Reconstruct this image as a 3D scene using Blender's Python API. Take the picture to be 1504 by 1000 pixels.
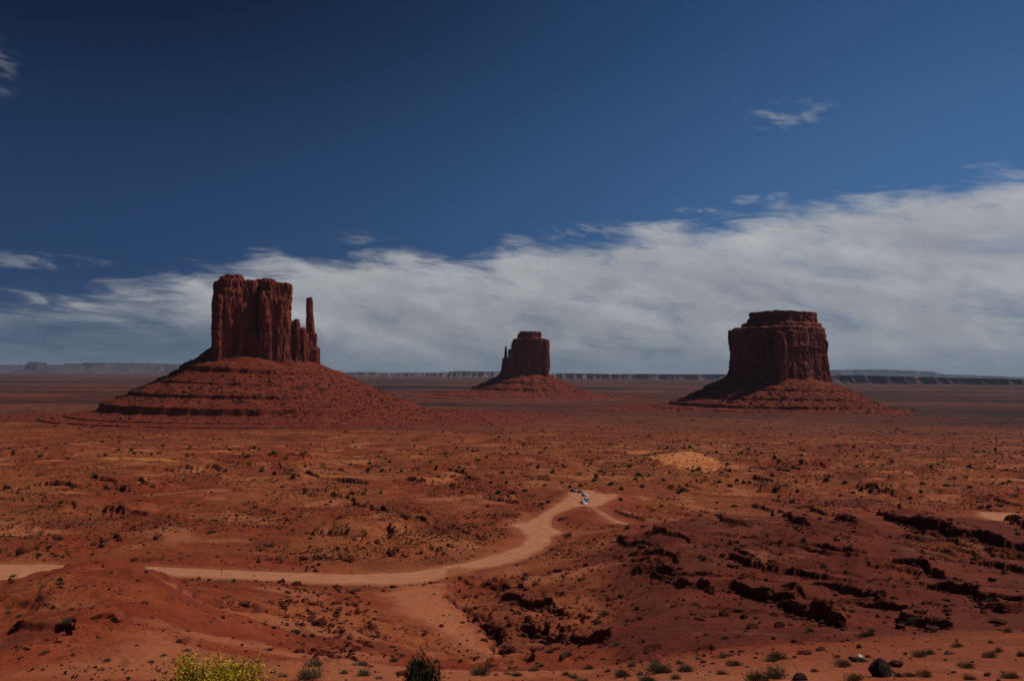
import bpy, math, random
import numpy as np
from mathutils import Vector, Matrix, Euler

for o in list(bpy.data.objects):
    bpy.data.objects.remove(o)
random.seed(7)
RNG = np.random.default_rng(11)
S = bpy.context.scene
COL = S.collection
R = math.radians

# ------------------------------------------------------------------ camera
F = 1302.0                      # focal length in photograph pixels (1504 wide)
PITCH, ROLL = R(2.03), R(0.42)
cam_data = bpy.data.cameras.new('camera')
cam_data.sensor_width = 36.0
cam_data.lens = F / 1504.0 * 36.0
cam_data.clip_start = 0.3
cam_data.clip_end = 400000
cam = bpy.data.objects.new('camera', cam_data)
COL.objects.link(cam)
cam_m = Matrix.Rotation(R(90) + PITCH, 4, 'X') @ Matrix.Rotation(ROLL, 4, 'Z')
cam.matrix_world = cam_m
S.camera = cam
CM = np.array(cam_m.to_3x3())

# ------------------------------------------------------------------ light
SUN_AZ, SUN_EL = R(75), R(51)   # azimuth clockwise from +Y (the view direction)
sd = Vector((math.sin(SUN_AZ) * math.cos(SUN_EL), math.cos(SUN_AZ) * math.cos(SUN_EL), math.sin(SUN_EL)))
sun_data = bpy.data.lights.new('sun', 'SUN')
sun_data.energy = 3.2
sun_data.angle = R(0.53)
sun_data.color = (1.0, 0.94, 0.86)
sun = bpy.data.objects.new('sun', sun_data)
COL.objects.link(sun)
sun.rotation_euler = sd.to_track_quat('Z', 'Y').to_euler()
sun.location = (0, 0, 500)
S.view_settings.view_transform = 'Standard'
S.view_settings.look = 'None'
S.view_settings.gamma = 1.0
S.view_settings.exposure = -0.32


# ------------------------------------------------------------------ node helpers
class NT:
    def __init__(self, tree):
        self.t = tree
        tree.nodes.clear()

    def n(self, typ, **kw):
        nd = self.t.nodes.new(typ)
        for k, v in kw.items():
            setattr(nd, k, v)
        return nd

    def put(self, sock, v):
        if isinstance(v, bpy.types.NodeSocket):
            self.t.links.new(v, sock)
        elif v is not None:
            if hasattr(sock.default_value, '__len__') and not hasattr(v, '__len__'):
                v = (v,) * len(sock.default_value)
            if hasattr(sock.default_value, '__len__') and len(sock.default_value) == 4 and len(v) == 3:
                v = tuple(v) + (1,)
            sock.default_value = v

    def m(self, op, a, b=None, c=None, clamp=False):
        nd = self.n('ShaderNodeMath', operation=op, use_clamp=clamp)
        self.put(nd.inputs[0], a)
        self.put(nd.inputs[1], b)
        self.put(nd.inputs[2], c)
        return nd.outputs[0]

    def vm(self, op, a, b=None):
        nd = self.n('ShaderNodeVectorMath', operation=op)
        self.put(nd.inputs[0], a)
        self.put(nd.inputs[1], b)
        return nd.outputs[0]

    def mix(self, f, a, b, mode='MIX'):
        nd = self.n('ShaderNodeMix', data_type='RGBA', blend_type=mode)
        nd.clamp_factor = True
        self.put(nd.inputs[0], f)
        self.put(nd.inputs[6], a)
        self.put(nd.inputs[7], b)
        return nd.outputs[2]

    def noise(self, vec, scale, detail=4, rough=0.55, dist=0.0, col=False):
        nd = self.n('ShaderNodeTexNoise')
        self.put(nd.inputs['Vector'], vec)
        nd.inputs['Scale'].default_value = scale
        nd.inputs['Detail'].default_value = detail
        nd.inputs['Roughness'].default_value = rough
        nd.inputs['Distortion'].default_value = dist
        return nd.outputs['Color'] if col else nd.outputs['Fac']

    def vor(self, vec, scale, feature='F1'):
        nd = self.n('ShaderNodeTexVoronoi', feature=feature)
        self.put(nd.inputs['Vector'], vec)
        nd.inputs['Scale'].default_value = scale
        return nd.outputs['Distance']

    def ss(self, x, a, b, c=0.0, d=1.0):
        nd = self.n('ShaderNodeMapRange', interpolation_type='SMOOTHSTEP')
        self.put(nd.inputs[0], x)
        self.put(nd.inputs[1], a)
        self.put(nd.inputs[2], b)
        self.put(nd.inputs[3], c)
        nd.inputs[4].default_value = d
        return nd.outputs[0]

    def ramp(self, x, stops, interp='LINEAR'):
        nd = self.n('ShaderNodeValToRGB')
        cr = nd.color_ramp
        cr.interpolation = interp
        while len(cr.elements) < len(stops):
            cr.elements.new(0.5)
        for e, (p, c) in zip(cr.elements, stops):
            e.position = p
            e.color = tuple(c) + (1,) if len(c) == 3 else c
        self.put(nd.inputs[0], x)
        return nd.outputs[0]

    def attr(self, name):
        return self.n('ShaderNodeAttribute', attribute_name=name).outputs['Fac']

    def scalevec(self, vec, s):
        nd = self.n('ShaderNodeMapping')
        self.put(nd.inputs[0], vec)
        nd.inputs['Scale'].default_value = s
        return nd.outputs[0]


# ------------------------------------------------------------------ sky with its clouds (world)
world = bpy.data.worlds.new('World')
S.world = world
world.use_nodes = True
w = NT(world.node_tree)
tc = w.n('ShaderNodeTexCoord').outputs['Generated']
sky = w.n('ShaderNodeTexSky', sky_type='NISHITA')
sky.sun_disc = False
sky.sun_elevation = SUN_EL
sky.sun_rotation = SUN_AZ
sky.altitude = 1700
sky.air_density = 0.8
sky.dust_density = 0.3
sky.ozone_density = 2.5
sp = w.n('ShaderNodeSeparateXYZ')
w.put(sp.inputs[0], tc)
dx, dy, dz = sp.outputs
hyp = w.m('SQRT', w.m('ADD', w.m('MULTIPLY', dx, dx), w.m('MULTIPLY', dy, dy)))
el = w.m('DIVIDE', dz, w.m('MAXIMUM', hyp, 0.001))
az = w.m('ARCTAN2', dx, dy)
# dark polarised blue: the sky is deepest far from the sun's side
lum = w.m('POWER', w.ss(az, -0.75, 0.62, 0.0, 1.0), 1.8)
hi = w.ss(el, 0.10, 0.46, 0.0, 1.0)
blue_lo = w.mix(lum, (0.013, 0.040, 0.110), (0.058, 0.150, 0.335))
blue_hi = w.mix(lum, (0.0015, 0.0045, 0.020), (0.026, 0.078, 0.200))
blue = w.mix(hi, blue_lo, blue_hi)
low = w.ss(el, -0.01, 0.10, 1.0, 0.0)
blue = w.mix(w.m('MULTIPLY', low, 0.75), blue, (0.055, 0.100, 0.150))
nish = w.mix(1.0, sky.outputs[0], (0.1, 0.1, 0.1), 'MULTIPLY')
skyc = w.mix(0.975, nish, blue)
# cloud layer: noise over the dome of the sky, flattened towards the horizon
cv = w.n('ShaderNodeCombineXYZ')
w.put(cv.inputs[0], w.m('ADD', az, w.m('MULTIPLY', el, 0.9)))
w.put(cv.inputs[1], w.m('MULTIPLY', el, 2.1))
P = cv.outputs[0]
big = w.noise(P, 5.0, 4, 0.5, 0.2)
fine = w.noise(P, 12.0, 11, 0.58, 0.35)
cw = w.n('ShaderNodeCombineXYZ')
w.put(cw.inputs[0], w.m('ADD', az, w.m('MULTIPLY', el, 1.6)))
w.put(cw.inputs[1], w.m('MULTIPLY', el, 5.0))
wisp = w.noise(cw.outputs[0], 9.0, 9, 0.62, 0.8)
fine2 = w.noise(P, 34.0, 8, 0.60, 0.3)
fc = w.n('ShaderNodeFloatCurve')
w.put(fc.inputs[1], w.m('DIVIDE', w.m('ADD', az, 1.0), 2.0, clamp=True))
pts = [(-1.0, .055), (-.60, .062), (-.488, .078), (-.40, .092), (-.354, .103), (-.264, .122), (-.15, .131), (-.03, .133),
       (0.0, .147), (.08, .149), (.158, .163), (.23, .166), (.297, .180), (.40, .186), (.524, .198), (.62, .215), (1.0, .25)]
cm = fc.mapping
cc = cm.curves[0]
while len(cc.points) < len(pts):
    cc.points.new(0.5, 0.5)
for p, (a_, b_) in zip(sorted(cc.points, key=lambda q: q.location[0]), pts):
    p.location = ((a_ + 1) / 2, b_ * 2)
    p.handle_type = 'AUTO'
cm.update()
B = w.m('MULTIPLY', fc.outputs[0], 0.5)
wob = w.m('ADD', w.m('MULTIPLY', w.m('SUBTRACT', fine, 0.5), 0.055), w.m('MULTIPLY', w.m('SUBTRACT', wisp, 0.5), 0.085))
edge = w.m('ADD', w.m('SUBTRACT', B, el), wob)
top = w.ss(edge, -0.010, 0.026)
# the sheet thins towards the horizon, more on the left
left = w.ss(az, -0.40, -0.02, 1.0, 0.0)
lowlim = w.m('ADD', w.m('MULTIPLY', left, 0.030), 0.014)
bot = w.ss(w.m('ADD', w.m('SUBTRACT', el, lowlim), w.m('MULTIPLY', w.m('SUBTRACT', fine, 0.5), 0.05)), -0.012, 0.030, w.m('SUBTRACT', 0.66, w.m('MULTIPLY', left, 0.46)), 1.0)
lfade = w.ss(az, -0.56, -0.27, 0.72, 1.0)
body = w.m('MULTIPLY', w.m('MULTIPLY', top, bot), lfade)
wl = w.m('MULTIPLY', w.ss(az, -0.50, -0.22, 1.0, 0.0), w.ss(wisp, 0.40, 0.60, 0.75, 0.0))
body = w.m('MULTIPLY', body, w.m('SUBTRACT', 1.0, wl))
body = w.m('MULTIPLY', body, w.ss(w.m('ADD', w.m('MULTIPLY', fine, 0.5), w.m('MULTIPLY', wisp, 0.5)), 0.28, 0.50, 0.45, 1.0))


def wisps(a0, a1, e0, e1, th, amp):
    """a few thin cloud streaks round one direction of the sky"""
    ca, ce, ra, re = (a0 + a1) / 2, (e0 + e1) / 2, (a1 - a0) / 2, (e1 - e0) / 2
    da = w.m('DIVIDE', w.m('SUBTRACT', az, ca), ra)
    de = w.m('DIVIDE', w.m('SUBTRACT', el, ce), re)
    r2 = w.m('ADD', w.m('MULTIPLY', da, da), w.m('MULTIPLY', de, de))
    g = w.ss(w.m('ADD', r2, w.m('MULTIPLY', w.m('SUBTRACT', fine, 0.5), 3.0)), 0.0, 1.1, 1.0, 0.0)
    return w.m('MULTIPLY', w.m('MULTIPLY', g, w.ss(w.m('ADD', w.m('MULTIPLY', wisp, 0.5), w.m('MULTIPLY', fine2, 0.5)), th + 0.03, th + 0.17)), amp)


body = w.m('MAXIMUM', body, wisps(.255, .36, .262, .30, .46, .38))
body = w.m('MAXIMUM', body, wisps(.15, .25, .163, .186, .44, .5))
body = w.m('MAXIMUM', body, wisps(.235, .30, .185, .197, .42, .4))
body = w.m('MAXIMUM', body, wisps(.03, .13, .145, .170, .44, .5))
body = w.m('MAXIMUM', body, wisps(-.22, -.13, .140, .158, .44, .3))
body = w.m('MAXIMUM', body, wisps(-.58, -.508, .26, .33, .42, .22))
body = w.m('MAXIMUM', body, wisps(-.56, -.43, .098, .118, .42, .35))
tone = w.m('ADD', w.m('MULTIPLY', big, 0.40), w.m('ADD', w.m('MULTIPLY', fine, 0.40), w.m('MULTIPLY', fine2, 0.20)))
cloudc = w.ramp(tone, [(0.36, (.19, .205, .245)), (0.50, (.30, .31, .335)), (0.64, (.46, .465, .475))])
cloudc = w.mix(w.ss(az, -0.2, 0.55, 0.0, 0.20), cloudc, (0.41, 0.425, 0.46))
bright = w.m('MULTIPLY', w.ss(edge, 0.0, 0.09, 1.0, 0.0), 0.42)
cloudc = w.mix(bright, cloudc, (0.50, 0.505, 0.515))
cloudc = w.mix(w.ss(el, 0.0, 0.10, 0.30, 0.0), cloudc, (0.20, 0.235, 0.27))
final = w.mix(w.m('MULTIPLY', body, 0.93), skyc, cloudc)
final = w.mix(1.0, final, (10, 10, 10), 'MULTIPLY')
bg = w.n('ShaderNodeBackground')
w.put(bg.inputs[0], final)
bg.inputs[1].default_value = 0.125
out = w.n('ShaderNodeOutputWorld')
w.put(out.inputs[0], bg.outputs[0])
world.cycles.sampling_method = 'MANUAL'
world.cycles.sample_map_resolution = 512
S.cycles.max_bounces = 4
S.cycles.diffuse_bounces = 2
S.cycles.volume_bounces = 0
S.cycles.transparent_max_bounces = 6

# ------------------------------------------------------------------ numpy noise
_p = RNG.permutation(4096).astype(np.int64)


def _h(ix, iy, iz=0):
    return _p[(_p[(_p[ix & 4095] + iy) & 4095] + iz) & 4095]


_ga = np.linspace(0, 2 * np.pi, 64, endpoint=False)
_gx, _gy = np.cos(_ga), np.sin(_ga)


def perlin2(x, y):
    x0, y0 = np.floor(x), np.floor(y)
    fx, fy = x - x0, y - y0
    ix, iy = x0.astype(np.int64), y0.astype(np.int64)
    u, v = fx * fx * fx * (fx * (fx * 6 - 15) + 10), fy * fy * fy * (fy * (fy * 6 - 15) + 10)

    def g(a, b):
        k = _h(ix + a, iy + b) & 63
        return _gx[k] * (fx - a) + _gy[k] * (fy - b)
    n0 = g(0, 0) * (1 - u) + g(1, 0) * u
    n1 = g(0, 1) * (1 - u) + g(1, 1) * u
    return (n0 * (1 - v) + n1 * v) * 1.5


_g3 = RNG.normal(size=(64, 3))
_g3 /= np.linalg.norm(_g3, axis=1)[:, None]


def perlin3(x, y, z):
    x0, y0, z0 = np.floor(x), np.floor(y), np.floor(z)
    fx, fy, fz = x - x0, y - y0, z - z0
    ix, iy, iz = x0.astype(np.int64), y0.astype(np.int64), z0.astype(np.int64)
    s = lambda t: t * t * t * (t * (t * 6 - 15) + 10)
    u, v, q = s(fx), s(fy), s(fz)

    def g(a, b, c):
        k = _h(ix + a, iy + b, iz + c) & 63
        return _g3[k, 0] * (fx - a) + _g3[k, 1] * (fy - b) + _g3[k, 2] * (fz - c)
    r = 0
    for c in (0, 1):
        n0 = g(0, 0, c) * (1 - u) + g(1, 0, c) * u
        n1 = g(0, 1, c) * (1 - u) + g(1, 1, c) * u
        r = r + (n0 * (1 - v) + n1 * v) * (q if c else 1 - q)
    return r * 1.5


def fbm2(x, y, octs=4, rough=0.5, ridge=False):
    a, s, tot = 1.0, 0.0, 0.0
    for i in range(octs):
        n = perlin2(x + 17.3 * i, y - 9.1 * i)
        if ridge:
            n = 0.5 - np.abs(n) * 1.6
        s = s + a * n
        tot += a
        a *= rough
        x, y = x * 2.03, y * 2.03
    return s / tot


def fbm3(x, y, z, octs=4, rough=0.5):
    a, s, tot = 1.0, 0.0, 0.0
    for i in range(octs):
        s = s + a * perlin3(x + 5.3 * i, y - 7.1 * i, z + 3.7 * i)
        tot += a
        a *= rough
        x, y, z = x * 2.03, y * 2.03, z * 2.03
    return s / tot


def sstep(x, a, b):
    t = np.clip((x - a) / (b - a), 0, 1)
    return t * t * (3 - 2 * t)


# ------------------------------------------------------------------ object helpers
def make_mesh(name, V, Fq, mat=None, parent=None, smooth=True, attrs=None):
    """V (n,3), Fq (m,3|4) or list of such arrays -> one linked mesh object"""
    if not isinstance(Fq, (list, tuple)):
        Fq = [Fq]
    Fq = [np.asarray(f, dtype=np.int32) for f in Fq if len(f)]
    me = bpy.data.meshes.new(name)
    me.vertices.add(len(V))
    me.vertices.foreach_set('co', np.asarray(V, dtype=np.float32).ravel())
    nl = sum(f.size for f in Fq)
    nf = sum(len(f) for f in Fq)
    me.loops.add(nl)
    me.loops.foreach_set('vertex_index', np.concatenate([f.ravel() for f in Fq]))
    me.polygons.add(nf)
    sizes = np.concatenate([np.full(len(f), f.shape[1], dtype=np.int32) for f in Fq])
    starts = np.concatenate([[0], np.cumsum(sizes)[:-1]]).astype(np.int32)
    me.polygons.foreach_set('loop_start', starts)
    me.update(calc_edges=True)
    me.polygons.foreach_set('use_smooth', np.full(nf, smooth, dtype=bool))
    for k, v in (attrs or {}).items():
        at = me.attributes.new(k, 'FLOAT', 'POINT')
        at.data.foreach_set('value', np.asarray(v, dtype=np.float32))
    if mat:
        me.materials.append(mat)
    o = bpy.data.objects.new(name, me)
    COL.objects.link(o)
    if parent:
        o.parent = parent
    return o


def empty(name, loc=(0, 0, 0), rz=0.0):
    o = bpy.data.objects.new(name, None)
    o.empty_display_size = 1
    o.location = loc
    o.rotation_euler = (0, 0, rz)
    COL.objects.link(o)
    return o


def tag(o, label=None, cat=None, group=None, kind=None):
    if label:
        o['label'] = label
    if cat:
        o['category'] = cat
    if group:
        o['group'] = group
    if kind:
        o['kind'] = kind
    return o


def grid_faces(nr, nc, wrap=False, base=0):
    r = np.arange(nr - 1)[:, None]
    c = np.arange(nc if wrap else nc - 1)[None, :]
    c1 = (c + 1) % nc
    a = r * nc + c
    b = r * nc + c1
    d = (r + 1) * nc + c
    e = (r + 1) * nc + c1
    return np.stack([a, b, e, d], -1).reshape(-1, 4) + base


def copy_tree(o, parent=None):
    c = o.copy()
    COL.objects.link(c)
    if parent:
        c.parent = parent
    for ch in o.children:
        copy_tree(ch, c)
    return c


def principled(name, rough=0.9, spec=0.2):
    m = bpy.data.materials.new(name)
    m.use_nodes = True
    t = NT(m.node_tree)
    b = t.n('ShaderNodeBsdfPrincipled')
    b.inputs['Roughness'].default_value = rough
    b.inputs['Specular IOR Level'].default_value = spec
    o = t.n('ShaderNodeOutputMaterial')
    t.put(o.inputs[0], b.outputs[0])
    return m, t, b


# ------------------------------------------------------------------ picture <-> world
def ray(px, py):
    px, py = np.asarray(px, float), np.asarray(py, float)
    d = np.stack([(px - 752) / F, (500 - py) / F, -np.ones_like(px)], -1)
    d = d @ CM.T
    return d / d[..., 1:2]      # scaled so that y == 1: the point at depth Y is d*Y


def at_depth(px, py, Y):
    return ray(px, py) * np.asarray(Y)[..., None]


def at_z(px, py, z):
    d = ray(px, py)
    return d * (np.asarray(z) / d[..., 2])[..., None]

# ------------------------------------------------------------------ terrain profile
# for columns of the view, the picture row at which ground of a given depth lies
YK = np.array([4, 15, 35, 60, 90, 120, 150, 180, 210, 240, 270, 300, 350, 400, 450, 600, 900, 1300, 1700, 2600, 5000, 14000, 40000, 90000.])
far = [-70, -77, -88, -95, -103, -112, -130, -160, -200]
CK = [
    (-200, [-3, -6, -12.2, -19, -25.5, -31, -37, -48, -58, -63, -65.5, -66, -66, -66, -67]),
    (0,    [-3, -6, -12.2, -18.8, -24.6, -29.6, -34.4, -46, -58, -63, -65.5, -66, -66, -66, -67]),
    (100,  [-3, -6, -12.2, -18.5, -23.6, -27.6, -31.1, -43, -58, -63, -65.5, -66, -66, -66, -67]),
    (200,  [-3, -6, -12.2, -18.4, -23.3, -27.1, -30.2, -41, -56, -63, -65.5, -66, -66, -66, -67]),
    (300,  [-3, -6, -12.2, -18.9, -25.4, -31.6, -37.4, -43, -49.5, -57.5, -64.5, -66, -66, -66, -67]),
    (400,  [-3, -6, -12.2, -19.2, -27, -34, -40, -46, -51.5, -57.5, -64, -66, -66, -66, -67]),
    (550,  [-3, -6, -12.2, -19.5, -28, -36, -43, -49.5, -55, -60.5, -65.5, -66, -66, -66, -67]),
    (700,  [-3, -6, -12.2, -20, -29.5, -39, -47, -53, -57.5, -61, -64.5, -66, -66, -66, -67]),
    (850,  [-3, -6, -12.2, -20, -28.5, -36.5, -44, -49, -53, -56, -59.5, -62.5, -64.5, -66, -66]),
    (930,  [-3, -6, -12.1, -19.5, -27.5, -35, -41.5, -46, -49.5, -52.5, -54, -55, -61, -66, -68]),
    (1000, [-3, -6, -12, -19, -26.5, -33.5, -39, -43, -46, -48, -48.5, -47.6, -58, -67, -69]),
    (1200, [-3, -6, -12, -18.7, -26, -32.8, -38, -42.5, -45.5, -47.5, -48.2, -47.3, -58, -67, -69]),
    (1504, [-3, -6, -12, -18.5, -25.5, -32, -37.5, -42, -45, -47, -48.5, -49.5, -59, -66, -69]),
    (1750, [-3, -6, -12, -18.5, -25.5, -32, -37.5, -42, -45, -47, -48.5, -49.5, -59, -66, -69]),
]
_LY = np.linspace(math.log(4), math.log(90000), 900)
_CX = np.arange(-200, 1751, 25)
_tab = np.array([np.interp(_LY, np.log(YK), np.array(z + far, float)) for _, z in CK])
_tab = np.array([[0]]) + np.stack([np.interp(_CX, [c for c, _ in CK], _tab[:, j]) for j in range(900)], 1)


def _blur(a, k, axis):
    ker = np.exp(-0.5 * (np.arange(-3 * k, 3 * k + 1) / k) ** 2)
    ker /= ker.sum()
    pad = [(0, 0), (0, 0)]
    pad[axis] = (3 * k, 3 * k)
    ap = np.pad(a, pad, mode='edge')
    return np.apply_along_axis(lambda v: np.convolve(v, ker, 'valid'), axis, ap)


_tab = _blur(_blur(_tab, 4, 1), 1, 0)


def _view(X, Y):
    r = np.hypot(X, Y)
    th = np.clip(np.arctan2(X, Y), -0.78, 0.78)
    Ye = np.maximum(r * np.cos(th), 0.5)
    return r, np.tan(th) * F + 752, Ye


def z_base(X, Y):
    r, c, Ye = _view(X, Y)
    i = np.clip((c - _CX[0]) / 25.0, 0, len(_CX) - 1.001)
    j = np.clip((np.log(Ye) - _LY[0]) / (_LY[1] - _LY[0]), 0, 898.999)
    i0, j0 = i.astype(int), j.astype(int)
    fi, fj = i - i0, j - j0
    z = (_tab[i0, j0] * (1 - fi) * (1 - fj) + _tab[i0 + 1, j0] * fi * (1 - fj)
         + _tab[i0, j0 + 1] * (1 - fi) * fj + _tab[i0 + 1, j0 + 1] * fi * fj)
    near = sstep(r, 3, 12)
    return z * near + (-1.75 - 0.05 * r) * (1 - near)


def march(px, py, zf, y0=6.0, y1=80000.0, n=1500):
    """where the ray through a picture point first meets the surface zf"""
    px, py = np.atleast_1d(np.asarray(px, float)), np.atleast_1d(np.asarray(py, float))
    d = ray(px, py)
    Ys = np.exp(np.linspace(math.log(y0), math.log(y1), n))
    out = np.full((len(px), 3), np.nan)
    for k in range(0, len(px), 400):
        dd = d[k:k + 400]
        X = dd[:, 0:1] * Ys
        Z = dd[:, 2:3] * Ys
        G = zf(X, np.broadcast_to(Ys, X.shape))
        below = Z < G
        hit = below.argmax(1)
        ok = below.any(1)
        hh = np.maximum(hit, 1)
        ar = np.arange(len(dd))
        g1, g0 = (Z - G)[ar, hh], (Z - G)[ar, hh - 1]
        t = np.clip(g0 / (g0 - g1 + 1e-9), 0, 1)
        Yh = Ys[hh - 1] + (Ys[hh] - Ys[hh - 1]) * t
        P_ = np.stack([dd[:, 0] * Yh, Yh, dd[:, 2] * Yh], -1)
        P_[~ok] = np.nan
        out[k:k + 400] = P_
    return out


# ------------------------------------------------------------------ road network (metres, from the photograph's plan)
ZR = -66.0
upper = [(-260, 838), (-60, 829), (75, 828), (240, 832), (400, 838), (500, 842), (600, 839), (640, 833), (690, 823), (730, 813), (762, 801), (771, 792),
         (768, 783), (760, 776), (748, 772), (752, 769), (775, 765), (800, 750), (820, 738), (833, 728), (834, 722), (842, 718.5), (872, 719.5), (880, 724), (912, 726)]
lower = [(905, 731), (886, 741), (876, 744), (884, 750), (905, 762), (926, 768), (926, 771), (900, 768), (880, 756), (868, 745), (856, 743), (838, 747), (815, 757), (811, 762), (812, 774),
         (826, 780), (824, 783), (812, 786), (810, 794), (795, 808), (770, 820), (735, 831), (690, 836), (668, 833), (662, 836), (655, 846), (640, 853), (600, 858), (500, 858), (400, 853),
         (240, 846), (75, 845), (0, 853), (-60, 858), (-260, 868)]
_rp = np.array(upper + lower, float)
ROAD_POLY = at_z(_rp[:, 0], _rp[:, 1], np.full(len(_rp), ZR))[:, :2]
_rp2 = np.array([(1436, 751), (1470, 752), (1560, 756), (1700, 760), (1700, 790), (1560, 786), (1504, 778), (1470, 768), (1450, 761), (1436, 757)], float)
ROAD2_POLY = at_z(_rp2[:, 0], _rp2[:, 1], np.full(len(_rp2), ZR))[:, :2]
_tp = np.array([(590, 856), (652, 850), (668, 880), (700, 915), (745, 950), (765, 975), (735, 968), (690, 950), (640, 925), (585, 900), (560, 870)], float)


def poly_sdf(X, Y, poly):
    """signed distance to a closed polygon, negative inside"""
    d = np.full(X.shape, 1e9)
    inside = np.zeros(X.shape, bool)
    n = len(poly)
    for i in range(n):
        ax, ay = poly[i]
        bx, by = poly[(i + 1) % n]
        ex, ey = bx - ax, by - ay
        t = np.clip(((X - ax) * ex + (Y - ay) * ey) / (ex * ex + ey * ey + 1e-9), 0, 1)
        d = np.minimum(d, (X - ax - ex * t) ** 2 + (Y - ay - ey * t) ** 2)
        if ay != by:
            c = ((ay > Y) != (by > Y)) & (X < (bx - ax) * (Y - ay) / (by - ay) + ax)
            inside ^= c
    d = np.sqrt(d)
    return np.where(inside, -d, d)


def boxed(X, Y, pts, pad, fn, default):
    lo, hi_ = pts.min(0) - pad, pts.max(0) + pad
    m = (X > lo[0]) & (X < hi_[0]) & (Y > lo[1]) & (Y < hi_[1])
    r = np.full(X.shape, default, float)
    if m.any():
        r[m] = fn(X[m], Y[m])
    return r


def road_sd(X, Y):
    n = 1.2 * fbm2(X / 9, Y / 9, 3) + 0.5 * perlin2(X / 2.2, Y / 2.2)
    a = boxed(X, Y, ROAD_POLY, 45, lambda x, y: poly_sdf(x, y, ROAD_POLY), 60)
    b = boxed(X, Y, ROAD2_POLY, 45, lambda x, y: poly_sdf(x, y, ROAD2_POLY), 60)
    return np.minimum(a, b) + n


def z_smooth(X, Y):
    return z_base(X, Y)


def line_dist(X, Y, pts):
    d = np.full(X.shape, 1e9)
    for i in range(len(pts) - 1):
        ax, ay = pts[i]
        ex, ey = pts[i + 1][0] - ax, pts[i + 1][1] - ay
        t = np.clip(((X - ax) * ex + (Y - ay) * ey) / (ex * ex + ey * ey + 1e-9), 0, 1)
        d = np.minimum(d, (X - ax - ex * t) ** 2 + (Y - ay - ey * t) ** 2)
    return np.sqrt(d)


RILL = march([652, 672, 690, 715, 735, 752], [868, 884, 900, 918, 940, 962], z_smooth)[:, :2]
TRACK = march(_tp[:, 0], _tp[:, 1], z_smooth)[:, :2]

# ------------------------------------------------------------------ rock ledges: (picture points left to right, height, length of the back slope)
LEDGES = [
    # right hillside
    ([(985, 754), (1030, 757), (1062, 763), (1092, 768)], 2.0, 26),
    ([(1108, 744), (1135, 752), (1160, 768), (1185, 780)], 2.6, 22),
    ([(1186, 748), (1210, 760), (1232, 770), (1252, 777)], 2.6, 20),
    ([(1275, 764), (1320, 772), (1370, 782), (1420, 796), (1470, 806), (1530, 822)], 4.2, 30),
    ([(1290, 744), (1305, 741), (1326, 752)], 2.6, 14),
    ([(1398, 760), (1430, 757), (1470, 765), (1510, 778), (1560, 785)], 3.4, 24),
    ([(1112, 797), (1160, 800), (1215, 808), (1275, 820)], 2.6, 20),
    ([(936, 814), (965, 822), (1000, 836)], 1.6, 16),
    ([(1030, 832), (1070, 826), (1115, 833), (1160, 840), (1220, 850)], 2.6, 18),
    ([(1265, 838), (1310, 832), (1350, 838), (1395, 850)], 2.4, 16),
    ([(994, 858), (1035, 868), (1075, 866), (1120, 878), (1160, 882)], 2.3, 18),
    ([(1190, 866), (1240, 872), (1300, 882)], 2.3, 16),
    ([(1370, 868), (1420, 878), (1475, 888), (1530, 892)], 2.4, 16),
    ([(1145, 893), (1180, 902), (1205, 915), (1236, 922)], 2.8, 14),
    ([(1280, 900), (1330, 908), (1380, 930)], 2.2, 12),
    ([(1440, 905), (1480, 914), (1540, 915)], 2.0, 12),
    ([(903, 790), (935, 796), (962, 804)], 2.0, 14),
    ([(1440, 832), (1480, 838), (1530, 846)], 2.2, 14),
    # gully in the middle
    ([(735, 872), (765, 880), (800, 893), (830, 905)], 2.2, 12),
    ([(712, 858), (745, 858), (770, 862)], 1.6, 12),
    ([(770, 925), (810, 935), (850, 938), (888, 944)], 2.2, 10),
    ([(675, 845), (692, 851)], 1.5, 8),
    ([(700, 905), (730, 925), (748, 955)], 1.6, 9),
    # left hill
    ([(65, 878), (85, 872), (110, 858)], 0.9, 9),
    ([(160, 872), (172, 868), (190, 860)], 0.9, 8),
    ([(32, 914), (60, 912), (85, 922), (104, 912)], 1.1, 9),
    ([(-30, 960), (10, 948), (22, 944)], 0.7, 7),
    ([(268, 935), (285, 932)], 0.4, 5),
    ([(188, 915), (215, 912), (240, 918)], 0.5, 8),
    # middle left beyond the road
    ([(133, 704), (152, 707), (172, 712)], 3.0, 30),
    ([(195, 709), (208, 711), (220, 714)], 3.2, 26),
    ([(10, 719), (25, 720), (40, 722)], 2.6, 26),
    ([(80, 744), (110, 745), (150, 748)], 1.6, 30),
    ([(285, 742), (298, 734), (303, 724)], 2.6, 20),
    ([(300, 668), (420, 672)], 1.2, 60),
    ([(10, 674), (120, 675), (260, 675)], 1.8, 70),
    ([(0, 688), (110, 690)], 1.8, 60),
    ([(462, 722), (500, 728), (528, 736)], 2.2, 24),
    ([(520, 738), (548, 745), (575, 752)], 2.0, 22),
    ([(533, 768), (562, 762)], 2.2, 18),
    ([(585, 758), (612, 766), (650, 782)], 1.9, 18),
    ([(572, 806), (582, 812)], 1.4, 12),
    ([(215, 777), (300, 778), (400, 779)], 0.9, 30),
    ([(640, 712), (700, 716), (745, 724)], 1.4, 26),
    ([(735, 768), (760, 776), (772, 784)], 1.3, 10),
    ([(660, 778), (690, 786), (716, 795)], 1.5, 14),
    # right of the road
    ([(808, 762), (818, 760), (832, 762)], 1.8, 12),
    ([(812, 786), (822, 785), (840, 786)], 1.8, 12),
    ([(905, 752), (940, 762)], 1.6, 22),
]
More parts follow.
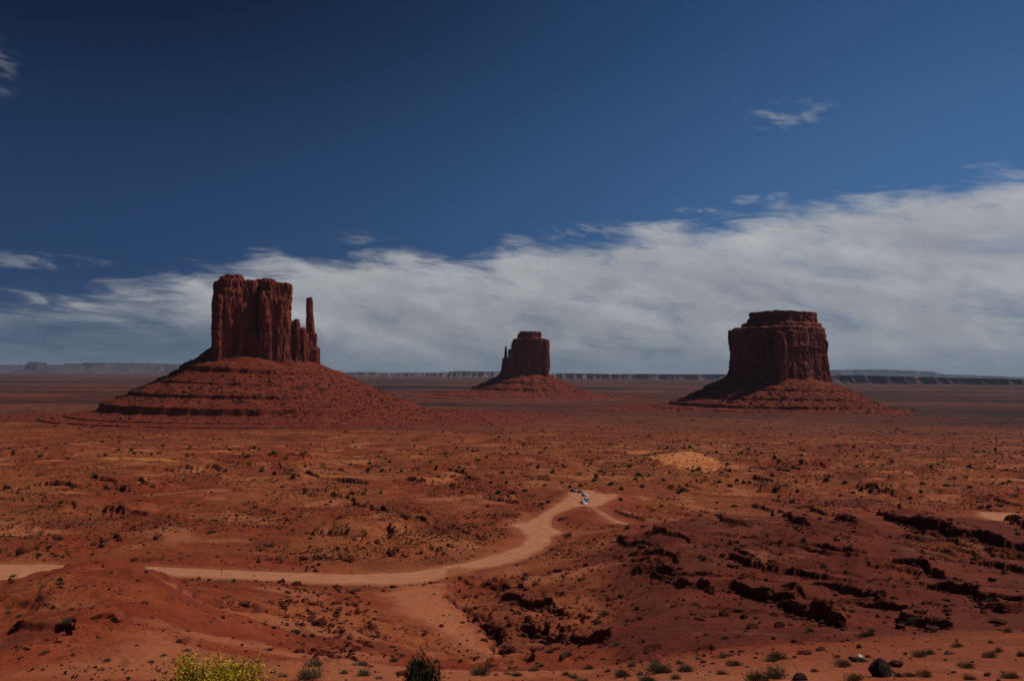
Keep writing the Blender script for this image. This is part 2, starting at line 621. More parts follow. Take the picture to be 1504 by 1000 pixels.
LEDGES += [
    ([(1330, 792), (1380, 800), (1450, 814), (1530, 832)], 1.6, 14),
    ([(1060, 783), (1110, 788), (1170, 793)], 1.3, 16),
    ([(1150, 818), (1210, 826), (1290, 836), (1350, 842)], 1.5, 14),
    ([(1090, 852), (1150, 858), (1230, 866), (1290, 868)], 1.3, 12),
    ([(1010, 884), (1060, 892), (1110, 896)], 1.2, 10),
    ([(1230, 888), (1300, 894), (1380, 902), (1450, 906)], 1.4, 10),
    ([(930, 838), (975, 846), (1010, 852)], 1.3, 12),
    ([(1350, 868), (1440, 862), (1530, 872)], 1.5, 12),
    ([(900, 815), (940, 828), (985, 842)], 1.0, 12),
]
LEDGES += [([(432, 866), (470, 882), (502, 903)], 0.9, 7), ([(395, 880), (430, 900), (458, 926)], 0.8, 7), ([(505, 880), (532, 900), (552, 925)], 0.9, 7),
           ([(440, 938), (480, 950), (525, 962)], 0.7, 5), ([(470, 905), (500, 922), (530, 945)], 0.9, 6), ([(300, 868), (340, 880), (372, 900)], 0.6, 7)]
for pl in range(80):
    x_ = random.uniform(-80, 1560)
    y_ = random.triangular(655, 800, 700)
    if (780 < x_ < 930 and y_ > 700) or (x_ > 900 and y_ > 738) or (930 < x_ < 1080 and 650 < y_ < 700):
        continue
    n_ = random.randint(2, 4)
    dx_ = random.uniform(16, 42)
    LEDGES.append(([(x_ + k * dx_, y_ + k * random.uniform(-1.0, 3.0) * (y_ - 600) / 90) for k in range(n_)], random.uniform(1.4, 4.2), random.uniform(12, 40)))
for pl in range(16):
    x_, y_ = random.uniform(930, 1440), random.uniform(775, 905)
    n_, dx_, sl = random.randint(3, 5), random.uniform(28, 44), random.uniform(0.08, 0.24)
    LEDGES.append(([(x_ + k * dx_, y_ + k * dx_ * sl + random.uniform(-3, 3)) for k in range(n_)], random.uniform(0.7, 1.6), random.uniform(8, 16)))
for x_, y_, h_ in ((20, 880, .5), (130, 905, .5), (215, 880, .45), (60, 940, .5), (250, 960, .4), (120, 960, .4), (190, 850, .5), (300, 905, .45)):
    LEDGES.append(([(x_, y_), (x_ + random.uniform(14, 30), y_ + random.uniform(-4, 6)), (x_ + random.uniform(34, 60), y_ + random.uniform(-6, 10))], h_, 6))
LW = []
for pl, h_, L_ in LEDGES:
    a_ = np.array(pl, float)
    a_ = np.concatenate([[a_[0] * 1.22 - a_[1] * 0.22], a_[1:-1], [a_[-1] * 1.22 - a_[-2] * 0.22]]) if len(a_) > 1 else a_
    p3 = march(a_[:, 0], a_[:, 1], z_smooth)
    LW.append((p3[:, :2], h_, L_))


def ledge_z(X, Y, pts, h, L):
    wx = X + 2.4 * perlin2(X / 11 + 3, Y / 11) + 0.7 * perlin2(X / 2.6, Y / 2.6 + 5) + 0.22 * perlin2(X / 1.1, Y / 1.1)
    wy = Y + 3.6 * perlin2(X / 13, Y / 13 + 31) + 1.0 * perlin2(X / 3.1 + 9, Y / 3.1) + 0.25 * perlin2(X / 1.1 + 4, Y / 1.1)
    best = np.full(X.shape, 1e9)
    sgn = np.ones(X.shape)
    tt = np.zeros(X.shape)
    n = len(pts) - 1
    for i in range(n):
        ax, ay = pts[i]
        bx, by = pts[i + 1]
        ex, ey = bx - ax, by - ay
        traw = ((wx - ax) * ex + (wy - ay) * ey) / (ex * ex + ey * ey)
        t = np.clip(traw, 0, 1)
        d = (wx - ax - ex * t) ** 2 + (wy - ay - ey * t) ** 2
        m = d < best
        best[m] = d[m]
        cr = ex * (wy - ay) - ey * (wx - ax)
        sgn[m] = np.sign(cr)[m]
        tt[m] = ((i + traw) / n)[m]
    s = np.sqrt(best) * sgn
    ends = sstep(tt, -0.03, 0.13) * sstep(1 - tt, -0.03, 0.13)
    rise = sstep(s, -0.45, 0.45)
    mod = 0.78 + 0.45 * perlin2(X / 22 + 7, Y / 22) + 0.12 * perlin2(X / 5, Y / 5)
    foot = -0.10 * h * np.exp(-(s / 3.5) ** 2)          # a scoured foot below the cliff
    h = h * 0.92
    return (h * rise * np.exp(-np.maximum(s, 0) / L) * np.clip(mod, 0.05, 1.5) + foot) * ends


def terrace(z, step, sharp):
    q = z / step
    f = q - np.floor(q)
    f2 = np.where(f < sharp, f / sharp * 0.18, 0.18 + (f - sharp) / (1 - sharp) * 0.82)
    return (np.floor(q) + f2) * step


def rough_mask(X, Y):
    """0 on smooth sand, 1 on broken rocky ground"""
    n = fbm2(X / 70 + 40, Y / 70 + 11, 3)
    r, c, Ye = _view(X, Y)
    m = sstep(n, -0.28, 0.22)
    right = sstep(c, 860, 960) * sstep(Ye, 75, 100) * (1 - sstep(Ye, 300, 330))
    gully = np.exp(-((c - 780) / 110) ** 2) * sstep(Ye, 85, 110) * (1 - sstep(Ye, 200, 260))
    lefthill = (1 - sstep(c, 280, 380)) * (1 - sstep(Ye, 165, 190))
    stones = np.exp(-((c - 470) / 90) ** 2) * sstep(Ye, 55, 75) * (1 - sstep(Ye, 220, 250))
    near = 1 - sstep(Ye, 60, 85)
    m = m * (1 - 0.45 * lefthill) * (1 - near) * (1 - sstep(c, 1150, 1300) * (1 - sstep(Ye, 90, 100)))
    m = m * (1 - 0.7 * right)
    m = np.maximum(m, 0.42 * right * sstep(fbm2(X / 24, Y / 24, 3), -0.15, 0.15))
    m = np.maximum(m, gully * 0.9)
    m = np.maximum(m, stones * 0.8)
    m = m * (1 - 0.85 * boxed(X, Y, TRACK, 20, lambda x, y: 1 - sstep(poly_sdf(x, y, TRACK), -3, 2), 0.0))
    return m


def z_ground(X, Y, with_road=True):
    X, Y = np.asarray(X, float), np.asarray(Y, float)
    r, c, Ye = _view(X, Y)
    z = z_base(X, Y)
    rd = road_sd(X, Y) if with_road else np.full(X.shape, 60.0)
    off = sstep(rd, 0.0, 16.0)
    small = sstep(r, 6, 45)
    mid = sstep(r, 420, 800)
    rm = rough_mask(X, Y)
    n1 = fbm2(X / 62, Y / 62, 4)
    n2 = fbm2(X / 19 + 5, Y / 19, 4, ridge=True)
    n3 = fbm2(X / 4.2, Y / 4.2 + 8, 4, 0.6)
    lh = (1 - sstep(c, 330, 430)) * (1 - sstep(r, 180, 210))
    amp1 = 2.2 * small * sstep(r, 20, 90) * (1 - 0.3 * lh)
    dz_ = n1 * amp1 + ((n2 - 0.25) * 1.9 + 0.9 * fbm2(X / 8 + 50, Y / 8, 3, ridge=True)) * rm * small + n3 * (0.22 + 0.55 * rm) * small
    # broad swells of the valley floor
    dz_ = dz_ + mid * (6.5 * fbm2(X / 340, Y / 340, 3) + 4.0 * (fbm2(X / 90, Y / 90, 3, ridge=True) - 0.2))
    dz_ = dz_ * (1 - sstep(r, 9000, 20000))
    zz = z + dz_ * (0.06 + 0.94 * off)
    # the low knoll right of centre and the sand dune on it
    # rounded lobes of the left hill, parted by shallow rills
    zz = zz + 2.3 * lh * sstep(r, 40, 90) * fbm2(X / 30 + 3, Y / 40 + 1, 5, ridge=True) - 0.75 * lh
    zz = zz + lh * sstep(r, 40, 90) * 0.55 * fbm2(X / 7, Y / 7 + 4, 4, 0.6, ridge=True)
    for (kx, ky, sx, sy, hh) in ((-60, 760, 75, 70, 5.0), (150, 700, 60, 60, 3.0), (-330, 800, 120, 60, 4.0), (300, 620, 90, 60, 3.0)):
        zz = zz + hh * np.exp(-((X - kx) / sx) ** 2 - ((Y - ky) / sy) ** 2)
    dn = ((c - 1003) / 62) ** 2 + ((Ye - 760) / 110) ** 2
    zz = zz + 6.0 * np.exp(-dn * 1.2)
    # bedding: thin hard layers stand out as little steps
    wz = zz + 0.9 * perlin2(X / 30, Y / 30) + 0.03 * X
    t_ = terrace(wz, 1.9, 0.72) - wz
    zz = zz + t_ * 0.85 * rm * small * off * (1 - sstep(r, 900, 1500))
    t2 = terrace(wz * 1.0 + 0.2 * perlin2(X / 5, Y / 5), 0.62, 0.6) - wz
    zz = zz + t2 * 0.7 * rm * small * off * (1 - sstep(r, 300, 420))
    if with_road is not None:
        for pts_, h, L in LW:
            add = boxed(X, Y, pts_, L * 2.6, lambda x, y: ledge_z(x, y, pts_, h, L) * (1 - sstep(_boxd(x, y, pts_), L * 1.6, L * 2.6)), 0.0)
            zz = zz + add * sstep(rd, 0.0, 5.0)
    # road bed: graded flat, cut a little below the sheet of the road
    bed = sstep(rd, 1.0, 9.0)
    zz = zz * bed + (ZR + 0.25 * n1 + 0.04 * n3) * (1 - bed)
    zz = zz - 0.30 * (1 - sstep(rd, -1.2, 0.4))
    # washed channel beside the side track
    q1, q2 = RILL[0], RILL[-1]
    dr = boxed(X, Y, RILL, 12, lambda x, y: line_dist(x + 1.2 * perlin2(x / 5, y / 5), y + 2 * perlin2(x / 6, y / 6), RILL), 60)
    zz = zz - 1.3 * np.exp(-(dr / 1.1) ** 2)
    return zz


def _boxd(x, y, pts):
    lo, hi_ = pts.min(0), pts.max(0)
    return np.hypot(np.maximum(np.maximum(lo[0] - x, x - hi_[0]), 0), np.maximum(np.maximum(lo[1] - y, y - hi_[1]), 0))


def z_full(X, Y):
    sh = np.broadcast(X, Y).shape
    return z_ground(np.broadcast_to(X, sh), np.broadcast_to(Y, sh))


# ------------------------------------------------------------------ ground material
def ground_material():
    m, t, b = principled('desert_ground', 0.95, 0.12)
    geo = t.n('ShaderNodeNewGeometry')
    P_ = geo.outputs['Position']
    nz = t.n('ShaderNodeSeparateXYZ')
    t.put(nz.inputs[0], geo.outputs['Normal'])
    slope = t.ss(nz.outputs[2], 0.60, 0.93, 1.0, 0.0)
    n_big = t.noise(P_, 0.011, 5, 0.6, 0.4)
    n_mid = t.noise(P_, 0.07, 5, 0.6)
    n_small = t.noise(P_, 0.6, 5, 0.65)
    n_fine = t.noise(P_, 4.0, 3, 0.6)
    red = t.ramp(n_mid, [(0.30, (0.185, 0.028, 0.010)), (0.52, (0.245, 0.040, 0.014)), (0.72, (0.32, 0.066, 0.022))])
    orange = t.ramp(n_small, [(0.3, (0.27, 0.062, 0.018)), (0.7, (0.38, 0.105, 0.034))])
    col = t.mix(t.ss(n_big, 0.42, 0.62), red, orange)
    col = t.mix(t.attr('slope_shade'), col, t.mix(n_mid, (0.095, 0.0165, 0.0075), (0.165, 0.030, 0.0125)))  # shade of the right hillside and gully put into the soil colour
    # mineral bands and washed patches in the soil
    dk = t.noise(P_, 0.028, 7, 0.75, 0.3)
    col = t.mix(t.ss(dk, 0.50, 0.62, 0.0, 0.6), col, (0.115, 0.028, 0.013))
    pat = t.noise(t.scalevec(P_, (0.6, 1.0, 3.0)), 0.045, 7, 0.72, 0.6)
    col = t.mix(t.ss(pat, 0.52, 0.66, 0.0, 0.75), col, t.mix(n_small, (0.13, 0.022, 0.010), (0.21, 0.040, 0.016)))
    col = t.mix(t.ss(pat, 0.44, 0.32, 0.0, 0.6), col, t.mix(n_small, (0.34, 0.105, 0.045), (0.44, 0.16, 0.075)))
    # thin sage and dry grass cover, plus the right flat's painted cloud shadow
    veg_shade = t.attr('veg_shade')
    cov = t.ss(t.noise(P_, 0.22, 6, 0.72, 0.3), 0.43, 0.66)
    cov = t.m('MULTIPLY', cov, veg_shade)
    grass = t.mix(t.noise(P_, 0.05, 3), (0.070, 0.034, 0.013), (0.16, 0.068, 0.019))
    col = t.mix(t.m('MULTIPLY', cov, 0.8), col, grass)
    col = t.mix(t.attr('sand'), col, t.mix(n_small, (0.55, 0.175, 0.052), (0.66, 0.23, 0.075)))
    col = t.mix(t.attr('track'), col, t.mix(n_small, (0.38, 0.105, 0.040), (0.49, 0.165, 0.070)))
    # steep rock is the dark weathered sandstone
    col = t.mix(slope, col, t.mix(n_small, (0.075, 0.017, 0.010), (0.17, 0.036, 0.017)))
    # far plain: broad belts of soil and brush
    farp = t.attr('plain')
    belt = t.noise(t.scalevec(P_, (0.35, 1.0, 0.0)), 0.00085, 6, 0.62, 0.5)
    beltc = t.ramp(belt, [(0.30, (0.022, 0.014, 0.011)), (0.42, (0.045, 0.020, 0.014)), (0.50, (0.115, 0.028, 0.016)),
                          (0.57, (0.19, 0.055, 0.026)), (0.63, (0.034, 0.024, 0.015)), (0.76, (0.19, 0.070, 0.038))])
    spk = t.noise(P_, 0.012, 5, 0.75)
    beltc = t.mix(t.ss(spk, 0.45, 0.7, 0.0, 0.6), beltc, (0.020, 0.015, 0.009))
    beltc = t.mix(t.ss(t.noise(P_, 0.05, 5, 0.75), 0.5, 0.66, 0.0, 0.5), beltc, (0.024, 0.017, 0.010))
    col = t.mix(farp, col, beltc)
    # loose chips and pebbles
    pe = t.noise(P_, 1.7, 6, 0.8)
    col = t.mix(t.ss(pe, 0.60, 0.70, 0.0, 0.55), col, (0.055, 0.015, 0.008))
    col = t.mix(t.ss(t.noise(P_, 2.3, 5, 0.8), 0.64, 0.72, 0.0, 0.5), col, (0.42, 0.16, 0.08))
    t.put(b.inputs['Base Color'], col)
    bump = t.n('ShaderNodeBump')
    bump.inputs['Strength'].default_value = 0.8
    bump.inputs['Distance'].default_value = 0.35
    h = t.m('ADD', t.m('MULTIPLY', n_small, 0.9), t.m('MULTIPLY', n_fine, 0.25))
    h = t.m('ADD', h, t.m('MULTIPLY', t.noise(P_, 0.18, 6, 0.7), 1.6))
    t.put(bump.inputs['Height'], h)
    t.put(b.inputs['Normal'], bump.outputs[0])
    return m


GROUND = ground_material()


GRID = {}


def zg(X, Y):
    """height of the built ground mesh"""
    X, Y = np.asarray(X, float), np.asarray(Y, float)
    lr, th, Z = GRID['lr'], GRID['th'], GRID['Z']
    a = np.log(np.maximum(np.hypot(X, Y), 1.3))
    t = np.arctan2(X, Y)
    i = np.clip(np.searchsorted(lr, a) - 1, 0, len(lr) - 2)
    j = np.clip(np.searchsorted(th, t) - 1, 0, len(th) - 2)
    fi = np.clip((a - lr[i]) / (lr[i + 1] - lr[i]), 0, 1)
    fj = np.clip((t - th[j]) / (th[j + 1] - th[j]), 0, 1)
    return (Z[i, j] * (1 - fi) * (1 - fj) + Z[i + 1, j] * fi * (1 - fj) + Z[i, j + 1] * (1 - fi) * fj + Z[i + 1, j + 1] * fi * fj)


def build_ground():
    core = np.arange(-0.66, 0.6601, 0.00092)
    side = []
    a, st = 0.66, 0.0012
    while a < math.pi - 0.03:
        a += st
        st = min(st * 1.15, 0.12)
        side.append(a)
    side = np.array([x for x in side if x < math.pi - 0.01])
    th = np.concatenate([-side[::-1], core, side, [math.pi]])
    rr = [1.2, 2, 3, 4.5, 6.5, 9, 12]
    while rr[-1] < 24:
        rr.append(rr[-1] * 1.03)
    while rr[-1] < 900:
        rr.append(rr[-1] * 1.0031)
    while rr[-1] < 1500:
        rr.append(rr[-1] * 1.0056)
    while rr[-1] < 62000:
        rr.append(rr[-1] * 1.014)
    rr = np.array(rr)
    Rg, Tg = np.meshgrid(rr, th, indexing='ij')
    X, Y = Rg * np.sin(Tg), Rg * np.cos(Tg)
    Z = z_ground(X, Y)
    GRID.update(lr=np.log(rr), th=th, Z=Z)
    r, c, Ye = _view(X, Y)
    # cover of low brush; also carries the painted cloud shadow
    veg_shade = sstep(Ye, 240, 420) * (0.55 + 0.8 * fbm2(X / 120, Y / 120, 3)) * sstep(road_sd(X, Y), 4, 14)
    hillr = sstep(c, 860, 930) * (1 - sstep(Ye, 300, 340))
    veg_shade = veg_shade + 0.8 * sstep(Ye, 650, 950) * sstep(c, 700, 1100)  # darker cover on the right flat stands in for a cloud's shadow
    veg_shade = np.clip(veg_shade, 0, 1) * (1 - hillr)
    track = boxed(X, Y, TRACK, 20, lambda x, y: 1 - sstep(poly_sdf(x, y, TRACK) + 3 * fbm2(x / 8, y / 8, 3), -5, 3), 0.0)
    shoulder = (1 - sstep(road_sd(X, Y), 0, 6)) * 0.35
    bench = sstep(c, 760, 900) * (1 - sstep(Ye, 62, 84)) * (0.30 + 0.5 * (1 - sstep(Ye, 40, 60)) * (1 - sstep(c, 1150, 1320)))
    patch = sstep(fbm2(X / 38 + 9, Y / 38 + 2, 3), 0.12, 0.4) * 0.7 * (1 - hillr) * (1 - sstep(r, 900, 1300))
    track = np.clip(np.maximum.reduce([track * 1.0, shoulder, bench, patch]), 0, 1)
    dn = ((c - 1003 - (Ye - 740) * -0.20) / 52) ** 2 + ((Ye - 735) / 118) ** 2 + 0.55 * fbm2(X / 22, Y / 22, 3)
    sand = 1 - sstep(dn, 0.75, 1.0)
    sand = np.maximum(sand, 0.7 * sstep(fbm2(X / 90 + 70, Y / 40 + 30, 3), 0.36, 0.5) * sstep(r, 500, 600) * (1 - sstep(r, 1000, 1400)))
    slope_shade = sstep(c + 18 * fbm2(X / 20, Y / 20, 3), 850, 925) * sstep(Ye + 9 * fbm2(X / 15, Y / 15, 3), 74, 88) * (1 - sstep(Ye + 10 * fbm2(X / 20, Y / 20, 3), 300, 325))  # mask for painted shade: right slope turned away from the sun
    slope_shade = np.maximum(slope_shade, 0.7 * np.exp(-((c - 775) / 75) ** 2) * sstep(Ye, 105, 130) * (1 - sstep(Ye, 230, 270)))  # same painted shade, weaker, in the gully
    slope_shade = slope_shade * (0.72 + 0.28 * sstep(fbm2(X / 26, Y / 26 + 9, 3), -0.2, 0.1))
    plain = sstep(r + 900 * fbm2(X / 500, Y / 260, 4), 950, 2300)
    V = np.stack([X, Y, Z], -1).reshape(-1, 3)
    nr, nc = X.shape
    V = np.concatenate([V, [[0, 0, -1.75]]])
    fan = np.stack([np.full(nc, nr * nc), np.roll(np.arange(nc), -1), np.arange(nc)], -1)
    ex = lambda a: np.append(a.ravel(), 0)
    fq = grid_faces(nr, nc, True)[:, ::-1]
    fan = fan[:, ::-1]
    o = make_mesh('ground', V, [fq, fan], GROUND, attrs={'veg_shade': ex(veg_shade), 'track': ex(track), 'sand': ex(sand), 'slope_shade': ex(slope_shade), 'plain': ex(plain)})
    tag(o, kind='structure')
    print('ground', V.shape, 'nz', o.data.polygons[1000].normal)
    return o


build_ground()


def build_road():
    m, t, b = principled('packed_dirt', 0.95, 0.12)
    P_ = t.n('ShaderNodeNewGeometry').outputs['Position']
    col = t.ramp(t.noise(P_, 0.25, 6, 0.65), [(0.3, (0.46, 0.168, 0.078)), (0.55, (0.54, 0.212, 0.104)), (0.75, (0.60, 0.258, 0.132))])
    tr = t.noise(t.scalevec(P_, (0.15, 1.6, 1)), 1.0, 4, 0.6)
    col = t.mix(t.ss(tr, 0.5, 0.7, 0, 0.25), col, (0.40, 0.13, 0.052))
    col = t.mix(t.ss(t.attr('edge'), 0.3, 1.8, 0.5, 0.0), col, (0.36, 0.115, 0.045))
    rut = t.m('SINE', t.m('MULTIPLY', t.attr('edge'), 1.75))
    col = t.mix(t.ss(rut, 0.2, 1.0, 0.0, 0.30), col, (0.40, 0.145, 0.062))
    col = t.mix(t.ss(t.noise(P_, 0.9, 6, 0.75), 0.58, 0.7, 0.0, 0.4), col, (0.36, 0.12, 0.05))
    t.put(b.inputs['Base Color'], col)
    bump = t.n('ShaderNodeBump')
    bump.inputs['Strength'].default_value = 0.4
    bump.inputs['Distance'].default_value = 0.1
    t.put(bump.inputs['Height'], t.noise(P_, 1.5, 5, 0.6))
    t.put(b.inputs['Normal'], bump.outputs[0])
    for poly, nm in ((ROAD_POLY, 'road'), (ROAD2_POLY, 'side_road')):
        lo, hi_ = poly.min(0) - 5, poly.max(0) + 5
        lo[0] = max(lo[0], -330)
        st = 0.8
        xs, ys = np.arange(lo[0], hi_[0], st), np.arange(lo[1], hi_[1], st)
        Xg, Yg = np.meshgrid(xs, ys)
        sdv = boxed(Xg, Yg, poly, 45, lambda x, y: poly_sdf(x, y, poly), 60) + 1.2 * fbm2(Xg / 9, Yg / 9, 3) + 0.5 * perlin2(Xg / 2.2, Yg / 2.2) + 0.7 + 0.8 * perlin2(Xg / 4.5, Yg / 4.5)
        n1 = fbm2(Xg / 62, Yg / 62, 4)
        Z = ZR + 0.25 * n1 + 0.05 - 0.30 * sstep(sdv, -0.6, 1.2)
        f = grid_faces(len(ys), len(xs))
        keep = (sdv.ravel()[f] < 1.3).all(1)
        f = f[keep]
        used = np.unique(f)
        remap = np.full(Xg.size, -1)
        remap[used] = np.arange(len(used))
        V = np.stack([Xg, Yg, Z], -1).reshape(-1, 3)[used]
        tag(make_mesh(nm, V, remap[f], m, attrs={'edge': np.clip(-sdv.ravel()[used], 0, 30)}), kind='structure')


build_road()

# ------------------------------------------------------------------ rock materials
def rock_material(name, dark, mid_, light, vertical=True, vs=1.0):
    m, t, b = principled(name, 0.92, 0.15)
    P_ = t.n('ShaderNodeNewGeometry').outputs['Position']
    if vertical:
        streak = t.noise(t.scalevec(P_, (1, 1, 0.10)), 0.11 * vs, 7, 0.68, 0.4)
        strata = t.noise(t.scalevec(P_, (0.02, 0.02, 1)), 0.16 * vs, 5, 0.6)
        f = t.m('ADD', t.m('MULTIPLY', streak, 0.7), t.m('MULTIPLY', strata, 0.3))
    else:
        strata = t.noise(t.scalevec(P_, (0.03, 0.03, 1)), 0.25 * vs, 5, 0.65)
        streak = t.noise(P_, 0.05 * vs, 7, 0.7)
        f = t.m('ADD', t.m('MULTIPLY', streak, 0.6), t.m('MULTIPLY', strata, 0.4))
    col = t.ramp(f, [(0.34, dark), (0.5, mid_), (0.66, light)])
    if vertical:
        var = t.ss(t.noise(t.scalevec(P_, (1, 1, 0.05)), 0.21 * vs, 5, 0.7), 0.52, 0.68, 0, 0.7)
        col = t.mix(var, col, tuple(c * 0.45 for c in dark))   # desert varnish
    else:
        col = t.mix(t.ss(t.noise(P_, 0.075 * vs, 6, 0.85), 0.52, 0.60, 0, 0.75), col, tuple(c * 0.35 for c in dark))
        col = t.mix(t.ss(t.noise(P_, 0.10 * vs, 6, 0.85), 0.58, 0.66, 0, 0.6), col, (0.40, 0.17, 0.10))
    t.put(b.inputs['Base Color'], col)
    bump = t.n('ShaderNodeBump')
    bump.inputs['Strength'].default_value = 1.0
    bump.inputs['Distance'].default_value = 3.0
    h = t.m('ADD', f, t.m('MULTIPLY', t.noise(P_, 0.4 * vs, 5, 0.7), 0.4))
    t.put(bump.inputs['Height'], h)
    t.put(b.inputs['Normal'], bump.outputs[0])
    return m


CLIFF = rock_material('cliff_sandstone', (0.110, 0.023, 0.014), (0.20, 0.042, 0.024), (0.30, 0.075, 0.042))
TALUS = rock_material('talus_shale', (0.13, 0.020, 0.009), (0.20, 0.032, 0.0135), (0.26, 0.052, 0.021), False)
STONE = rock_material('boulder_stone', (0.10, 0.022, 0.012), (0.22, 0.055, 0.030), (0.38, 0.16, 0.10), False, 4.0)


def tower(cx, cy, rx, ry, rot, ztop, zbot, pw=3.0, taper=0.06, flute=1.0, seed=0.0, n=260, m=110, lam=26.0, top_amp=3.0, tilt=0.0, round_=0.06, lean=(0, 0)):
    """one weathered sandstone column: fluted walls, cracked, rounded brim, uneven top"""
    ph = np.linspace(0, 2 * np.pi, n, endpoint=False)
    cph, sph = np.cos(ph), np.sin(ph)
    k = (np.abs(cph) ** pw + np.abs(sph) ** pw) ** (-1 / pw)
    ex, ey = k * cph * rx, k * sph * ry
    H = ztop - zbot
    v = np.linspace(0, 1, m)[:, None]
    size = min(rx, ry)
    brim = round_ * size
    prof = 1 + taper * (1 - v) ** 1.3
    shrink = np.where(v > 0.93, brim * (1 - np.sqrt(np.maximum(0, 1 - ((v - 0.93) / 0.07) ** 2))), 0)
    x = ex[None] * prof
    y = ey[None] * prof
    nx = np.broadcast_to((cph / rx * 1.0)[None], x.shape)
    ny = np.broadcast_to((sph / ry * 1.0)[None], x.shape)
    nl = np.hypot(nx, ny)
    nx, ny = nx / nl, ny / nl
    z = np.broadcast_to(zbot + v * H, x.shape)
    c_, s_ = math.cos(rot), math.sin(rot)
    wx, wy = x * c_ - y * s_ + cx, x * s_ + y * c_ + cy
    wnx, wny = nx * c_ - ny * s_, nx * s_ + ny * c_
    a = lam
    big = perlin3(wx / (a * 1.6) + seed, wy / (a * 1.6), z / (a * 9) + seed)
    big = np.where(big > 0, big * 0.7, big * 1.5)
    med = fbm3(wx / (a * 0.42), wy / (a * 0.42) + seed, z / (a * 2.6), 3)
    crack = np.exp(-(perlin3(wx / (a * 0.55), wy / (a * 0.55), z / (a * 5) + seed * 2) / 0.07) ** 2)
    sm = fbm3(wx / (a * 0.13), wy / (a * 0.13), z / (a * 0.35), 3)
    st_ = perlin2(z / (a * 0.22) + seed, z * 0) * (0.4 + perlin3(wx / 30, wy / 30, z / 12))
    d = flute * (big * 0.27 * a + med * 0.20 * a - crack * 0.13 * a + sm * 0.06 * a + st_ * 0.05 * a) - shrink
    d = np.clip(d, -0.4 * size, 0.6 * size)
    d = d * (0.65 + 0.35 * (1 - v))
    wx = wx + wnx * d + lean[0] * v
    wy = wy + wny * d + lean[1] * v
    zt = z + v ** 4 * (top_amp * perlin2(wx / (a * 0.7) + seed, wy / (a * 0.7)) + tilt * (wx - cx))
    rings = [np.stack([wx, wy, zt], -1)]
    mx, my = wx[-1].mean(), wy[-1].mean()
    for f in (0.9, 0.75, 0.55, 0.3, 0.08):
        x2 = mx + (wx[-1] - mx) * f
        y2 = my + (wy[-1] - my) * f
        zz = zt[-1] * f + (ztop + tilt * (x2 - cx)) * (1 - f) + (1 - f) * 0.03 * size + top_amp * 0.6 * perlin2(x2 / (a * 0.3) + seed, y2 / (a * 0.3)) * (1 - f * 0.5)
        rings.append(np.stack([x2, y2, zz], -1)[None])
    G = np.concatenate(rings, 0)
    nr, nc = G.shape[:2]
    Vv = np.concatenate([G.reshape(-1, 3), [[mx, my, G[-1, :, 2].mean()]]])
    fq = grid_faces(nr, nc, True)
    last = (nr - 1) * nc
    cap = np.stack([last + np.arange(nc), last + np.roll(np.arange(nc), -1), np.full(nc, nr * nc)], -1)
    nb = len(Vv)
    Vv = np.concatenate([Vv, [[wx[0].mean(), wy[0].mean(), zbot]]])
    bot = np.stack([np.roll(np.arange(nc), -1), np.arange(nc), np.full(nc, nb)], -1)
    return Vv, fq, np.concatenate([cap, bot])


def weather(V, Fq, voxel, lam, seed, amp=1.0, smooth_it=5):
    """fuse overlapping columns into one body of rock, soften it and cut joints, flutes and beds into it"""
    o = make_mesh('tmp', V, Fq)
    md = o.modifiers.new('r', 'REMESH')
    md.mode = 'VOXEL'
    md.voxel_size = voxel
    md.use_smooth_shade = True
    sm_ = o.modifiers.new('s', 'SMOOTH')
    sm_.factor = 0.5
    sm_.iterations = smooth_it
    dg = bpy.context.evaluated_depsgraph_get()
    me = bpy.data.meshes.new_from_object(o.evaluated_get(dg))
    n_ = len(me.vertices)
    P_ = np.empty(n_ * 3, np.float32)
    me.vertices.foreach_get('co', P_)
    N_ = np.empty(n_ * 3, np.float32)
    me.vertices.foreach_get('normal', N_)
    P_, N_ = P_.reshape(-1, 3).astype(float), N_.reshape(-1, 3).astype(float)
    me.calc_loop_triangles()
    T_ = np.empty(len(me.loop_triangles) * 3, np.int32)
    me.loop_triangles.foreach_get('vertices', T_)
    bpy.data.objects.remove(o)
    bpy.data.meshes.remove(me)
    x, y, z = P_.T
    side = sstep(np.hypot(N_[:, 0], N_[:, 1]), 0.3, 0.8)
    wv = lam * 0.25 * perlin3(x / (lam * 2), y / (lam * 2), z / (lam * 2) + seed)
    x2, y2 = x + wv, y - wv
    med = fbm3(x2 / (lam * .6), y2 / (lam * .6) + seed, z / (lam * 3.2), 4, 0.55)
    n1 = perlin3(x2 / (lam * .8) + seed, y2 / (lam * .8), z / (lam * 7))
    n2 = perlin3(x2 / (lam * .33) + seed, y2 / (lam * .33), z / (lam * 3))
    crack = np.exp(-(n1 / 0.075) ** 2) * 0.9 + np.exp(-(n2 / 0.10) ** 2) * 0.35
    bed = perlin2(z / (lam * .30) + seed, 0.2 * n1) * 0.5 + perlin2(z / (lam * .11), x * 0) * 0.3
    sm2 = fbm3(x / (lam * .16), y / (lam * .16), z / (lam * .4), 3, 0.6)
    d = lam * amp * (side * (0.20 * med - 0.16 * crack) + 0.035 * bed * side + 0.055 * sm2)
    V2 = P_ + N_ * d[:, None] * np.array([1, 1, 0.4])
    return V2, T_.reshape(-1, 3)


def join(parts):
    V, Q, T, off = [], [], [], 0
    for v, q, t_ in parts:
        V.append(v)
        Q.append(q + off)
        T.append(t_ + off)
        off += len(v)
    return np.concatenate(V), [np.concatenate(Q), np.concatenate(T)]


